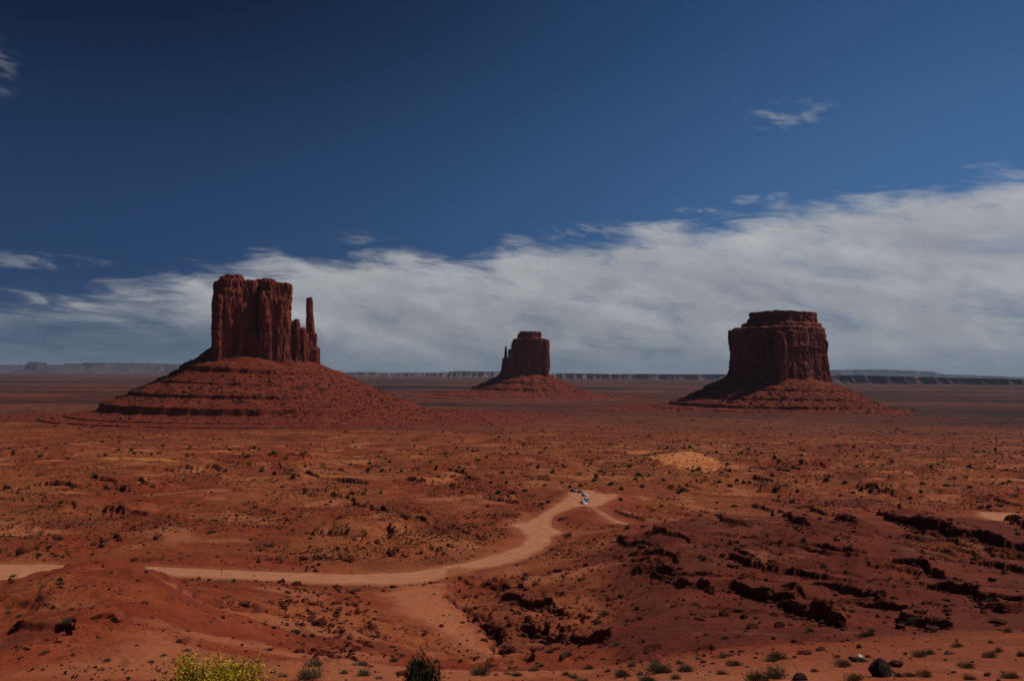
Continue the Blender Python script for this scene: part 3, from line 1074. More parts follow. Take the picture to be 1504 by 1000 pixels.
def rock_variants(n=8, sub=2):
    import bmesh
    out_ = []
    for i in range(n):
        bm = bmesh.new()
        bmesh.ops.create_icosphere(bm, subdivisions=sub, radius=1.0)
        v = np.array([q.co[:] for q in bm.verts])
        f = np.array([[q.index for q in fc_.verts] for fc_ in bm.faces])
        bm.free()
        # cut by random planes so that faces are flat and edges angular
        for _ in range(11):
            d = RNG.normal(size=3)
            d /= np.linalg.norm(d)
            h = RNG.uniform(0.45, 0.8)
            s = v @ d
            v = v - np.outer(np.maximum(s - h, 0), d)
        v = v * RNG.uniform([0.8, 0.7, 0.45], [1.3, 1.0, 0.85])
        out_.append((v, f))
    return out_


ROCKS = rock_variants(8, 2)
ROCKS1 = rock_variants(8, 1)


def scatter_mesh(pts, sizes, variants, sink=0.25, flat=1.0):
    """many stones as one vertex and face array"""
    V, Fc, off = [], [], 0
    vid = RNG.integers(0, len(variants), len(pts))
    for k, (v, f) in enumerate(variants):
        idx = np.where(vid == k)[0]
        if not len(idx):
            continue
        a = RNG.uniform(0, 2 * np.pi, len(idx))
        s = sizes[idx][:, None] * RNG.uniform(0.75, 1.25, (len(idx), 3))
        x = v[None, :, 0] * s[:, 0:1]
        y = v[None, :, 1] * s[:, 1:2]
        z = v[None, :, 2] * s[:, 2:3] * flat
        X = x * np.cos(a)[:, None] - y * np.sin(a)[:, None] + pts[idx, 0:1]
        Y = x * np.sin(a)[:, None] + y * np.cos(a)[:, None] + pts[idx, 1:2]
        Z = z + pts[idx, 2:3] + s[:, 2:3] * (0.5 - sink)
        V.append(np.stack([X, Y, Z], -1).reshape(-1, 3))
        Fc.append((f[None] + (np.arange(len(idx)) * len(v))[:, None, None]).reshape(-1, f.shape[1]) + off)
        off += len(idx) * len(v)
    return np.concatenate(V), np.concatenate(Fc)


def talus(cx, cy, a, b, rot, prof, scale_fn, zadj_fn, n=900, sub=5, gul=1.0, seed=0.0, smax=700, ledge_var=1.0):
    """the debris apron: profile is (distance, height, is_ledge) measured outward from the foot of the cliff"""
    ph = np.linspace(0, 2 * np.pi, n, endpoint=False)
    er = a * b / np.sqrt((b * np.cos(ph)) ** 2 + (a * np.sin(ph)) ** 2)
    s, z, w_ = [], [], []
    for i in range(len(prof) - 1):
        s0, z0 = prof[i][:2]
        s1, z1 = prof[i + 1][:2]
        lg = prof[i + 1][2]
        k = 4 if lg else max(2, int((s1 - s0) / sub))
        for j in range(k):
            t_ = j / k
            s.append(s0 + (s1 - s0) * t_)
            z.append(z0 + (z1 - z0) * t_)
    s.append(prof[-1][0])
    z.append(prof[-1][1])
    s, z = np.array(s)[:, None], np.array(z)[:, None]
    # without its ledges the profile is a straight slope: blend so that benches come and go
    zl = np.interp(s[:, 0], [prof[0][0]] + [ (prof[i][0] + prof[i + 1][0]) / 2 for i in range(len(prof) - 1) if prof[i + 1][2]] + [prof[-1][0]],
                   [prof[0][1]] + [(prof[i][1] + prof[i + 1][1]) / 2 for i in range(len(prof) - 1) if prof[i + 1][2]] + [prof[-1][1]])[:, None]
    x0, y0 = np.cos(ph + rot), np.sin(ph + rot)
    ex = er * x0 / 1.0
    ey = er * y0
    dirx, diry = x0, y0
    world_ang = np.arctan2(diry, dirx)
    sc = scale_fn(world_ang)[None]
    ss_ = s * sc
    X = cx + (er[None] + ss_) * dirx[None]
    Y = cy + (er[None] + ss_) * diry[None]
    lv = sstep(fbm2(X / 70 + seed, Y / 70, 3) + 0.5 * ledge_var - 0.1, -0.25, 0.15)
    lv = lv * (1 - 0.75 * sstep(np.cos(world_ang), 0.25, 0.75))[None]
    Z = z * lv + zl * (1 - lv)
    # gullies and ribs running down the slope
    arc = ph[None] * (er[None] + 60) / 1.0
    g = fbm3(X / 34 + seed, Y / 34, z / 300 + 0 * X, 4)
    wav = perlin2(np.cos(ph) * 6 + seed, np.sin(ph) * 6)[None] * sstep(s, 40, 140) + 0.5 * fbm3(X / 14, Y / 14, 0 * X, 3)
    fade = sstep(s, 0, 25)
    push = (wav * 3.5 + g * 10) * gul * fade
    X = X + dirx[None] * push
    Y = Y + diry[None] * push
    Z = Z + (g * 2.6 + fbm2(X / 11, Y / 11, 4, 0.6) * 1.7) * gul * (0.25 + 0.75 * (1 - sstep(s, 200, 420))) + zadj_fn(world_ang)[None] * np.exp(-s / 160.0)
    V = np.stack([X, Y, Z], -1).reshape(-1, 3)
    return V, grid_faces(len(s), n, True)[:, ::-1], (X, Y, Z, s)


def butte(name, label, center, towers, spires, tal, nstones, stone_r, spire_name='spire', voxel=1.3, lam=20.0, amp=1.0):
    root = empty(name, center)
    tag(root, label, 'butte')
    c0 = np.array(center)
    V, Fq = weather(*join(towers), voxel, lam, 3.3, amp)
    print('cliff verts', len(V))
    make_mesh('cliff', V - c0, Fq, CLIFF, root)
    for sp_ in spires:
        V, Fq = weather(*join(sp_), voxel * 0.6, lam * 0.6, 6.6, 0.6, 3)
        make_mesh(spire_name, V - c0, Fq, CLIFF, root)
    V, fq, (X, Y, Z, s) = tal
    make_mesh('talus_slope', V - c0, fq, TALUS, root)
    # fallen blocks on the slope
    ns, na = X.shape
    w_ = np.exp(-((s[:, 0] - stone_r[0]) / stone_r[1]) ** 2) + 0.15
    w_ *= np.gradient(s[:, 0]) + 0.5
    w_ /= w_.sum()
    i = RNG.choice(ns, nstones, p=w_)
    j = RNG.integers(0, na, nstones)
    p = np.stack([X[i, j], Y[i, j], Z[i, j]], -1)
    sz = stone_r[2] * np.clip(np.exp(RNG.normal(0, 0.6, nstones)), 0.3, 3.2)
    V, f = scatter_mesh(p, sz, ROCKS1)
    tag(make_mesh('fallen_block', V - c0, f, STONE, root, smooth=False), kind='stuff')
    return root


def PX(px, py, Y):
    p = at_depth(np.array(float(px)), np.array(float(py)), np.array(float(Y)))
    return p


# ---- left butte with the thumb
YW = 1750.0
rw = R(28)


def wt(px, hw, top, dep, hd, bot=535, rot=None, **kw):
    """tower by picture column and top row; its depth follows the butte's slanting axis"""
    X = PX(px, 500, YW)[0]
    Yc = YW + (X - PX(390, 500, YW)[0]) * math.tan(rw) + dep
    k = Yc / F
    q = PX(px, top, Yc)
    zb = PX(px, bot, Yc)[2] - 14
    return tower(q[0], q[1], hw * k, hd, rw if rot is None else rot, q[2], zb, **kw)


W_T = [
    wt(346, 30, 413, 16, 56, pw=3.6, seed=1.3, lam=34, top_amp=3, tilt=-0.02, n=360, m=120, round_=0.12),
    wt(400.5, 25, 416.5, -6, 62, pw=3.4, seed=4.1, lam=34, top_amp=3, tilt=-0.06, n=360, m=120, round_=0.12),
    wt(371, 14, 415, 24, 44, pw=3.0, seed=1.8, lam=30, n=200),
    wt(319, 7.5, 433, -20, 26, pw=2.4, seed=2.2, lam=20, n=160, round_=0.6, taper=0.1),
    wt(338, 12, 424, -34, 14, pw=2.2, seed=7.7, lam=20, n=160, round_=0.9, taper=0.15),
    wt(355, 10, 446, -38, 12, pw=2.2, seed=9.1, lam=20, n=160, top_amp=5, round_=0.9, taper=0.2),
    wt(390, 10, 428, -60, 12, pw=2.2, seed=12.1, lam=20, n=160, round_=0.9, taper=0.15),
    wt(411, 11, 436, -60, 12, pw=2.2, seed=15.1, lam=20, n=160, round_=0.9, taper=0.2),
    wt(371.5, 6.5, 488, -52, 12, pw=2.2, seed=3.1, lam=14, n=140, taper=0.2, round_=0.9),
    wt(340, 16, 405.5, 8, 40, bot=424, pw=2.6, seed=5.5, lam=16, n=200, m=30, taper=0.25, round_=0.3),
    wt(332, 10, 409, 4, 30, bot=424, pw=2.6, seed=5.8, lam=16, n=160, m=30, taper=0.3, round_=0.4),
    wt(388, 16, 412.5, 6, 44, bot=428, pw=2.6, seed=6.5, lam=16, n=200, m=30, taper=0.3, round_=0.3),
    wt(431, 7, 471, -4, 32, pw=2.3, seed=8.5, lam=16, n=160, taper=0.3, round_=0.9, top_amp=5),
    wt(435.5, 4, 469, 0, 12, bot=500, pw=2.3, seed=8.9, lam=12, n=100, taper=0.5, round_=0.9),
    wt(440, 8.5, 482, -8, 28, pw=2.3, seed=11.5, lam=16, n=160, taper=0.2, round_=0.9, top_amp=4),
    wt(447, 7, 490, -4, 22, pw=2.3, seed=13.5, lam=16, n=140, taper=0.2, round_=0.9),
]
W_S = [[
    wt(458.5, 4.9, 437.5, -6, 8, bot=540, pw=2.4, seed=30.5, lam=11, n=120, m=130, taper=1.15, flute=0.75, round_=0.2, lean=(-5.5, 0)),
    wt(457.5, 7.6, 489, -8, 14, bot=540, pw=2.4, seed=31.5, lam=13, n=140, taper=0.25, round_=0.3),
    wt(461, 8.5, 511, -8, 17, bot=540, pw=2.3, seed=32.5, lam=13, n=140, taper=0.2, round_=0.3),
]]
cW = PX(389, 527, YW)
profW = [(-70, 44, 0), (-10, 33, 0), (0, 29, 0), (20, 14, 0), (42, 6, 0), (50, 2, 0), (51.5, -6, 1), (95, -24, 0), (96, -27, 1), (148, -44, 0), (149.5, -50, 1), (170, -56, 0),
         (200, -64, 0), (202, -76, 1), (222, -81, 0), (262, -84, 0), (263, -86, 1), (310, -87.5, 0), (311, -89.5, 1), (372, -91, 0), (373, -93, 1), (440, -93.5, 0), (441, -95, 1),
         (520, -95.5, 0), (521, -97, 1), (640, -99, 0), (760, -112, 0)]


def scW(a):
    # wider towards the left and the front, steeper on the right
    return 1.0 - 0.15 * np.maximum(0, -np.cos(a)) ** 2 + 0.04 * np.maximum(0, -np.sin(a))


def zaW(a):
    return -9.0 * np.cos(a)


talW = talus(cW[0], cW[1], 112, 66, rw, profW, scW, zaW, n=1500, sub=4.5, gul=0.8, seed=2.0)
butte('mitten_butte', 'large red butte on the left with a tall thin rock thumb on its right', (cW[0], cW[1], -95), W_T, W_S, talW, 13000, (150, 90, 1.18), voxel=1.25, lam=20, amp=1.35)

# ---- small butte in the middle
YE = 4000.0


def et(px, hw, top, dep, hd, bot=548, rot=0.0, Y0=YE, **kw):
    k = Y0 / F
    q = PX(px, top, Y0 + dep)
    zb = PX(px, bot, Y0 + dep)[2] - 25
    return tower(q[0], q[1], hw * k, hd, rot, q[2], zb, **kw)


E_T = [
    et(780, 24.5, 498, 0, 105, pw=4.0, seed=1.9, lam=38, rot=R(-6), taper=0.05, n=320, m=120),
    et(776, 24, 503, 8, 95, pw=3.4, seed=2.9, lam=38, rot=R(-6), n=320, taper=0.1),
    et(779, 15.5, 487.5, 0, 70, bot=502, pw=3.2, seed=3.9, lam=26, m=40, taper=0.08),
    et(770, 10, 491, 0, 60, bot=502, pw=3.2, seed=4.9, lam=26, m=40, taper=0.08),
    et(801, 5.0, 499, -60, 40, pw=2.6, seed=6.9, lam=30, n=160),
    et(752, 6, 513, -20, 60, pw=2.4, seed=7.9, lam=30, n=160, taper=0.3),
    et(747, 9, 526, -10, 55, pw=2.4, seed=8.9, lam=30, n=160, taper=0.4),
]
E_S = [[et(743, 1.7, 508.5, -20, 7, pw=2.2, seed=9.9, lam=14, n=100, m=100, taper=1.9, flute=0.5, round_=0.3)]]
cE = PX(778, 547, YE)
profE = [(-60, 14, 0), (0, 2, 0), (60, -30, 0), (90, -44, 0), (93, -50, 1), (150, -72, 0), (153, -79, 1), (215, -93, 0), (300, -101, 0), (303, -104, 1), (420, -107, 0), (423, -111, 1), (560, -113, 0), (563, -116, 1),
         (720, -118, 0), (900, -140, 0)]
talE = talus(cE[0], cE[1], 92, 100, 0, profE, lambda a: 1.0 - 0.10 * np.cos(a) + 0 * a, lambda a: -6 * np.cos(a), n=1000, sub=7, gul=1.6, seed=5.0)
butte('mitten_butte', 'small dark butte in the centre with a short finger of rock on its left side', (cE[0], cE[1], -110), E_T, E_S, talE, 3500, (150, 80, 1.9), voxel=2.4, lam=34, amp=1.2)

# ---- right butte
YM = 2620.0
MR = R(38)
M_T = [
    et(1142, 60, 486, 0, 121, bot=562, Y0=YM, pw=2.7, seed=1.1, lam=60, rot=MR, taper=0.15, n=620, m=150, flute=0.45, round_=0.30, top_amp=4),
    et(1144, 58, 481.5, 2, 116, bot=500, Y0=YM, pw=2.7, seed=1.6, lam=40, rot=MR, taper=0.10, n=420, m=50, flute=0.5, round_=0.25, top_amp=4),
    et(1081, 10, 485, 6, 44, bot=562, Y0=YM, pw=2.6, seed=2.1, lam=30, n=160, taper=0.03),
    et(1147, 51, 475, 8, 102, bot=500, Y0=YM, pw=2.8, seed=3.1, lam=30, rot=MR, taper=0.10, n=320, m=50, flute=0.6, round_=0.15),
    et(1149, 43, 466, 8, 88, bot=484, Y0=YM, pw=2.6, seed=4.1, lam=26, rot=MR, taper=0.16, n=300, m=40, round_=0.08),
    et(1148, 41, 459.5, 8, 84, bot=465, Y0=YM, pw=3.4, seed=5.1, lam=22, rot=MR, taper=-0.06, n=300, m=40, round_=0.03),
    et(1143, 18, 456.8, 8, 44, bot=466, Y0=YM, pw=2.6, seed=5.7, lam=20, taper=0.1, n=160, m=20),
    et(1120, 9, 498, -100, 20, bot=562, Y0=YM, pw=2.5, seed=6.1, lam=28, n=160, round_=0.8, taper=0.15),
    et(1146, 8, 488, -150, 16, bot=562, Y0=YM, pw=2.5, seed=7.1, lam=28, n=160, round_=0.8, taper=0.1),
    et(1164, 5.5, 492, -128, 13, bot=562, Y0=YM, pw=2.5, seed=8.1, lam=28, n=160, round_=0.8, taper=0.1),
    et(1176, 5, 489, -112, 13, bot=562, Y0=YM, pw=2.5, seed=8.6, lam=28, n=160, round_=0.8, taper=0.1),
    et(1188, 5.5, 494, -94, 14, bot=562, Y0=YM, pw=2.5, seed=9.1, lam=28, n=160, round_=0.8, taper=0.1),
    et(1200, 5, 492, -70, 14, bot=562, Y0=YM, pw=2.5, seed=9.6, lam=28, n=160, round_=0.8, taper=0.1),
    et(1210, 5, 500, -40, 18, bot=562, Y0=YM, pw=2.5, seed=10.1, lam=28, n=160, round_=0.8, taper=0.1),
    et(1096, 8, 500, -60, 20, bot=562, Y0=YM, pw=2.5, seed=12.1, lam=28, n=160, round_=0.8, taper=0.15),
]
cM = PX(1143, 558, YM)
profM = [(-120, 10, 0), (0, -12, 0), (30, -28, 0), (62, -42, 0), (64, -47, 1), (110, -66, 0), (112, -71, 1), (160, -86, 0), (163, -93, 1), (220, -98, 0), (222, -100, 1), (300, -103, 0), (420, -107, 0), (560, -125, 0)]
talM = talus(cM[0], cM[1], 150, 150, 0, profM, lambda a: 0.93 - 0.10 * np.cos(a + 0.3), lambda a: -3 * np.cos(a), n=1200, sub=6, gul=1.3, seed=8.0)
butte('flat_topped_butte', 'broad flat topped butte on the right with a stepped cap and no spire', (cM[0], cM[1], -100), M_T, [], talM, 7000, (130, 70, 1.6), voxel=1.9, lam=34, amp=1.6)


# ------------------------------------------------------------------ far mesas
MESA = rock_material('mesa_rock', (0.045, 0.018, 0.022), (0.11, 0.045, 0.042), (0.36, 0.20, 0.15), False, 0.05)
MESA2 = rock_material('far_mesa_rock', (0.035, 0.022, 0.022), (0.065, 0.040, 0.038), (0.12, 0.078, 0.07), False, 0.02)


def mesa(name, label, pts, Y, thick, base, mat, cat='mesa', n=420, rag=1.0, cliff=0.28):
    """pts: skyline as picture points; a real plateau thick metres deep"""
    px = np.array([p[0] for p in pts], float)
    py = np.array([p[1] for p in pts], float)
    u = np.linspace(px[0], px[-1], n)
    tpy = np.interp(u, px, py)
    X = at_depth(u, tpy, np.full(n, Y))
    ztop = X[:, 2]
    xs = X[:, 0]
    L = xs[-1] - xs[0]
    wl = L / 26
    nz_ = fbm2(xs / wl, xs * 0 + Y / 1000, 4)
    zt = ztop + nz_ * rag * (ztop - base) * 0.06
    endt = sstep(np.linspace(0, 1, n), 0, 0.02) * sstep(np.linspace(1, 0, n), 0, 0.02)
    Hh = (zt - base) * endt
    rows = []
    toe = Hh * 4.2
    wv = fbm2(xs / (wl * 1.6) + 9, xs * 0 + 3, 5, 0.6) * thick * 0.7
    gl = fbm2(xs / (wl * 0.45), xs * 0 + 7, 4, ridge=True) * Hh * 0.12
    for fy, fz in ((0, 0), (0.35, 0.14), (0.7, 0.32), (0.97, 1 - cliff), (1.0, 0.985), (1.05, 1.0)):
        yy = Y + wv - toe * (1.0 - fy) - gl * (1 - 0.6 * fy)
        rows.append(np.stack([xs, yy, base - 20 + (Hh + 20) * fz], -1))
    for fy, fz in ((0.5, 1.0), (1.0, 0.98), (1.05, 0.3), (1.2, 0)):
        rows.append(np.stack([xs, Y + wv + thick * fy, base - 20 + (Hh + 20) * fz], -1))
    G = np.array(rows)
    c0 = np.array([xs.mean(), Y, base])
    o = make_mesh(name, G.reshape(-1, 3) - c0, grid_faces(len(rows), n), mat, smooth=True)
    o.location = c0
    tag(o, label, cat)
    return o


mesa('mesa', 'long low grey pink mesa on the far left horizon', [(60, 537), (100, 536), (112, 534), (125, 532.5), (160, 532.5), (205, 533), (235, 536), (262, 538), (330, 541)], 30000, 3500, -150, MESA2, rag=0.5)
mesa('distant_plateau', 'thin strip of plateau at the left edge of the horizon behind the tiny butte', [(-140, 536.5), (0, 536), (60, 535.5), (120, 536)], 38000, 3000, -158, MESA2, rag=0.4)
mesa('mesa', 'low dark ridge on the horizon between the left butte and the central butte', [(490, 549), (505, 547), (530, 546.2), (560, 548), (600, 547), (650, 547), (662, 545.5), (675, 544.8), (700, 545.5), (735, 545.5), (800, 548)], 24000, 2500, -142, MESA, rag=0.8)
mesa('mesa', 'flat banded mesa on the horizon between the central and right buttes', [(770, 550), (810, 549.5), (830, 548.2), (870, 548.5), (905, 549.5), (960, 549), (1010, 550), (1060, 549.5), (1150, 551)], 19000, 2500, -137, MESA, rag=0.6)
mesa('mesa', 'dark purple escarpment along the right horizon below the far blue mesa', [(1120, 552), (1215, 551.5), (1260, 551), (1300, 552), (1340, 553), (1400, 554.5), (1450, 555.5), (1504, 557), (1600, 559), (1760, 561)], 13000, 2500, -128, MESA, rag=0.7)
mesa('mesa', 'far blue mesa with a stepped right end above the dark escarpment', [(1100, 545), (1220, 543), (1300, 542.5), (1340, 544.5), (1372, 545.5), (1384, 549.5), (1420, 550.5), (1500, 554), (1540, 556)], 55000, 4000, -180, MESA2, rag=0.15)
tb = [(40, 538), (41, 532.4), (43.5, 531), (45, 533), (48, 532), (53, 532), (55, 533.5), (56, 538)]
mesa('distant_butte', 'tiny flat butte standing alone on the far left horizon', tb, 26000, 500, -146, MESA2, cat='butte', n=120, rag=0.2, cliff=0.6)

# ------------------------------------------------------------------ plants
def leaf_material(name, c1, c2, c3):
    m, t, b = principled(name, 0.8, 0.15)
    P_ = t.n('ShaderNodeNewGeometry').outputs['Position']
    oi = t.n('ShaderNodeObjectInfo').outputs['Random']
    n = t.noise(P_, 3.0, 3, 0.6)
    col = t.ramp(n, [(0.35, c1), (0.52, c2), (0.68, c3)])
    hv = t.n('ShaderNodeHueSaturation')
    t.put(hv.inputs['Value'], t.m('ADD', 0.75, t.m('MULTIPLY', oi, 0.5)))
    t.put(hv.inputs['Color'], col)
    t.put(b.inputs['Base Color'], hv.outputs[0])
    return m


JUNIPER = leaf_material('juniper_leaf', (0.018, 0.026, 0.012), (0.040, 0.048, 0.020), (0.070, 0.075, 0.032))
SAGE = leaf_material('sage_leaf', (0.10, 0.08, 0.04), (0.17, 0.135, 0.068), (0.28, 0.22, 0.11))
YELLOW = leaf_material('yellow_flower', (0.25, 0.17, 0.012), (0.50, 0.345, 0.014), (0.68, 0.48, 0.03))
GREEN = leaf_material('green_leaf', (0.030, 0.042, 0.012), (0.070, 0.085, 0.022), (0.13, 0.135, 0.035))
SCRUB = leaf_material('scrub_leaf', (0.036, 0.030, 0.015), (0.075, 0.058, 0.026), (0.16, 0.11, 0.045))
TWIG, _t, _b = principled('twig_bark', 0.9, 0.1)
_t.put(_b.inputs['Base Color'], (0.11, 0.070, 0.045))


def foliage(n, rx, rz, leaf, clumps=14, upright=0.5, long_=2.2, hollow=0.5, seed=0, spread=0.20, lift=1.0):
    """small leaf faces gathered in clumps through a rounded crown; returns V, F(tris)"""
    g = np.random.default_rng(seed)
    cc_ = g.normal(size=(clumps, 3))
    cc_ /= np.linalg.norm(cc_, axis=1)[:, None]
    cc_[:, 2] = np.abs(cc_[:, 2]) * 0.95
    cc_ *= (hollow + (1 - hollow) * g.random((clumps, 1))) * g.uniform(0.62, 1.22, (clumps, 1))
    k = g.integers(0, clumps, n)
    p = cc_[k] * 0.72 + g.normal(size=(n, 3)) * spread
    p[:, 2] = np.abs(p[:, 2])
    p[:, 2] = p[:, 2] ** lift
    p = p * [rx, rx, rz]
    d = g.normal(size=(n, 3))
    d /= np.linalg.norm(d, axis=1)[:, None]
    up = np.array([0, 0, 1.0])
    out_ = p / (np.linalg.norm(p, axis=1)[:, None] + 1e-6)
    ax = d * (1 - upright) + (up * 0.6 + out_ * 0.6) * upright
    ax /= np.linalg.norm(ax, axis=1)[:, None]
    sd_ = np.cross(ax, g.normal(size=(n, 3)))
    sd_ /= np.linalg.norm(sd_, axis=1)[:, None]
    L = leaf * long_ * g.uniform(0.6, 1.3, (n, 1))
    W = leaf * g.uniform(0.6, 1.2, (n, 1)) * 0.5
    V = np.stack([p - sd_ * W, p + sd_ * W, p + ax * L + sd_ * W * 0.4, p + ax * L - sd_ * W * 0.4], 1).reshape(-1, 3)
    return V, np.arange(n * 4).reshape(-1, 4)


def stems(n, r, h, th=0.02, seed=0):
    """a fan of tapering crooked stems from one root"""
    g = np.random.default_rng(seed + 50)
    V, Fq = [], []
    for i in range(n):
        a = g.uniform(0, 2 * np.pi)
        e = g.uniform(0.15, 1.0)
        tip = np.array([math.cos(a) * r * e, math.sin(a) * r * e, h * g.uniform(0.6, 1.0) * (1.1 - 0.4 * e)])
        mid_ = tip * 0.5 + g.normal(size=3) * 0.06 * r + np.array([0, 0, 0.05 * h])
        base = len(V) * 1
        b0 = sum(len(v) for v in V)
        ring = []
        for p, q in ((np.array([0, 0, -0.05]), 1.0), (mid_, 0.65), (tip, 0.2)):
            for kk in range(4):
                an = kk * math.pi / 2
                ring.append(p + np.array([math.cos(an), math.sin(an), 0]) * th * q)
        V.append(np.array(ring))
        Fq.append(grid_faces(3, 4, True) + b0)
    return np.concatenate(V), np.concatenate(Fq)


def proto_mesh(name, V, Fq, mat, smooth=False):
    o = make_mesh(name, V, Fq, mat, smooth=smooth)
    me = o.data
    bpy.data.objects.remove(o)
    return me


def visible_spot(px, py):
    return march(px, py, zg, n=4000)


def place(me, name, loc, sc, rz=None, parts=None):
    """one plant: a single mesh when far, a root with its parts when near"""
    if parts is None:
        o = bpy.data.objects.new(name, me)
        COL.objects.link(o)
    else:
        o = empty(name)
        for nm, m_ in parts:
            c = bpy.data.objects.new(nm, m_)
            COL.objects.link(c)
            c.parent = o
    o.location = loc
    o.rotation_euler = (0, 0, random.uniform(0, 6.28) if rz is None else rz)
    o.scale = sc if hasattr(sc, '__len__') else (sc, sc, sc * random.uniform(0.8, 1.1))
    return o


JM = [proto_mesh('juniper_bush', *foliage(420, 1.0, 1.15, 0.15, clumps=9 + i, upright=0.3, long_=1.5, hollow=0.35, seed=i), JUNIPER) for i in range(6)]
SM = [(proto_mesh('foliage', *foliage(900, 0.5, 0.42, 0.020, clumps=16, upright=0.75, long_=4.5, hollow=0.3, seed=20 + i), SAGE),
       proto_mesh('stems', *stems(16, 0.40, 0.34, 0.008, i), TWIG)) for i in range(5)]

# dark bushes standing on the valley floor: picture points of the ones that read one by one
J_MID = [(522, 654), (515, 680), (543, 679), (572, 676), (618, 665), (675, 685), (680, 690), (689, 699), (663, 712), (664, 698), (720, 707), (738, 693),
         (732, 722), (752, 722), (772, 719), (744, 707), (702, 674), (715, 669), (790, 685), (812, 691), (825, 707), (606, 702), (620, 702), (644, 698),
         (456, 681), (475, 681), (801, 711), (837, 713), (852, 712), (560, 661), (590, 690), (632, 676), (655, 664), (694, 661), (760, 664), (778, 650), (736, 655)]
J_RIGHT = [(874, 704), (884, 691), (898, 709), (933, 702), (943, 713), (879, 671), (894, 650), (918, 662), (925, 683), (912, 716), (938, 696), (1023, 704), (1002, 718),
           (1008, 712), (996, 722), (1072, 712), (1092, 707), (1101, 707), (1071, 690), (1082, 703), (1057, 706), (1140, 716), (1134, 697), (1144, 688), (1156, 689), (1165, 686), (1174, 687), (1145, 674), (1138, 671),
           (1180, 659), (1177, 667), (1036, 667), (1073, 661), (1089, 663), (1052, 662), (1060, 666), (1218, 673), (1241, 707), (1253, 722), (1265, 718), (1281, 717), (1169, 706), (1336, 730), (1354, 709),
           (1026, 688), (1018, 690), (1390, 712), (1402, 700), (1424, 684), (1451, 686), (1478, 689), (1378, 680), (1310, 676), (1454, 742), (1470, 741), (1440, 744), (1205, 656), (1014, 655), (980, 656), (1162, 736)]
J_LEFT = [(174, 659), (194, 658), (198, 664), (222, 665), (232, 655), (239, 653), (234, 664), (337, 659), (365, 659), (364, 668), (380, 658), (402, 663), (450, 662),
          (150, 647), (313, 643), (420, 672), (275, 668), (385, 690), (430, 700), (60, 668), (100, 672)]
J_NEAR = [(228, 790, 1.0), (88, 790, .7), (57, 813, .8), (148, 799, .5), (456, 789, .6), (462, 816, .6), (496, 804, .6), (805, 736, .9), (795, 738, .8), (860, 829, .6), (921, 774, .9),
          (1034, 820, 1.3), (1028, 817, 1.0), (19, 846, .9), (88, 850, 0.9), (935, 892, 1.0), (806, 891, 1.4), (835, 812, .4), (1180, 792, .6), (1052, 745, .5), (1122, 742, .7), (520, 791, .5), (388, 762, .7), (60, 742, .8)]


def put_junipers(pts, label, group, smin, smax):
    a = np.array([(p[0], p[1] + 2.5) for p in pts], float)
    P_ = visible_spot(a[:, 0], a[:, 1])
    for p, q in zip(P_, pts):
        if np.isnan(p[0]):
            continue
        s = (q[2] * 2.0) if len(q) > 2 else random.uniform(smin, smax)
        s = min(s, p[1] * 5.5 / F)
        o = place(random.choice(JM), 'juniper_bush', (p[0], p[1], p[2] - 0.1 * s), s)
        o['label'] = label
        o['category'] = 'bush'
        o['group'] = group


put_junipers(J_MID, 'dark green bush on the orange slope between the road and central butte', 'dark bushes on the slope above the road bend', 1.6, 2.6)
put_junipers(J_RIGHT, 'dark green bush on the brushy flat right of the parked cars', 'dark bushes on the flat right of the parked cars', 1.7, 2.9)
put_junipers(J_LEFT, 'small dark bush on the flat below the talus of the left butte', 'dark bushes below the left butte', 1.8, 2.8)
put_junipers(J_NEAR, 'dark bush alone on bare ground beside the road or the ledges', 'single dark bushes near the road', 1, 1)
# more of the same, thinning out by chance
for (x0, x1, y0, y1, n_, lab, gr) in (
        (0, 640, 640, 760, 34, 'small dark bush on the flat below the talus of the left butte', 'dark bushes below the left butte'),
        (640, 960, 625, 700, 30, 'dark green bush on the orange slope between the road and central butte', 'dark bushes on the slope above the road bend'),
        (960, 1504, 625, 735, 70, 'dark green bush on the brushy flat right of the parked cars', 'dark bushes on the flat right of the parked cars')):
    pts = [(random.uniform(x0, x1), random.triangular(y0, y1, y0)) for _ in range(n_)]
    put_junipers(pts, lab, gr, 1.2, 2.2)

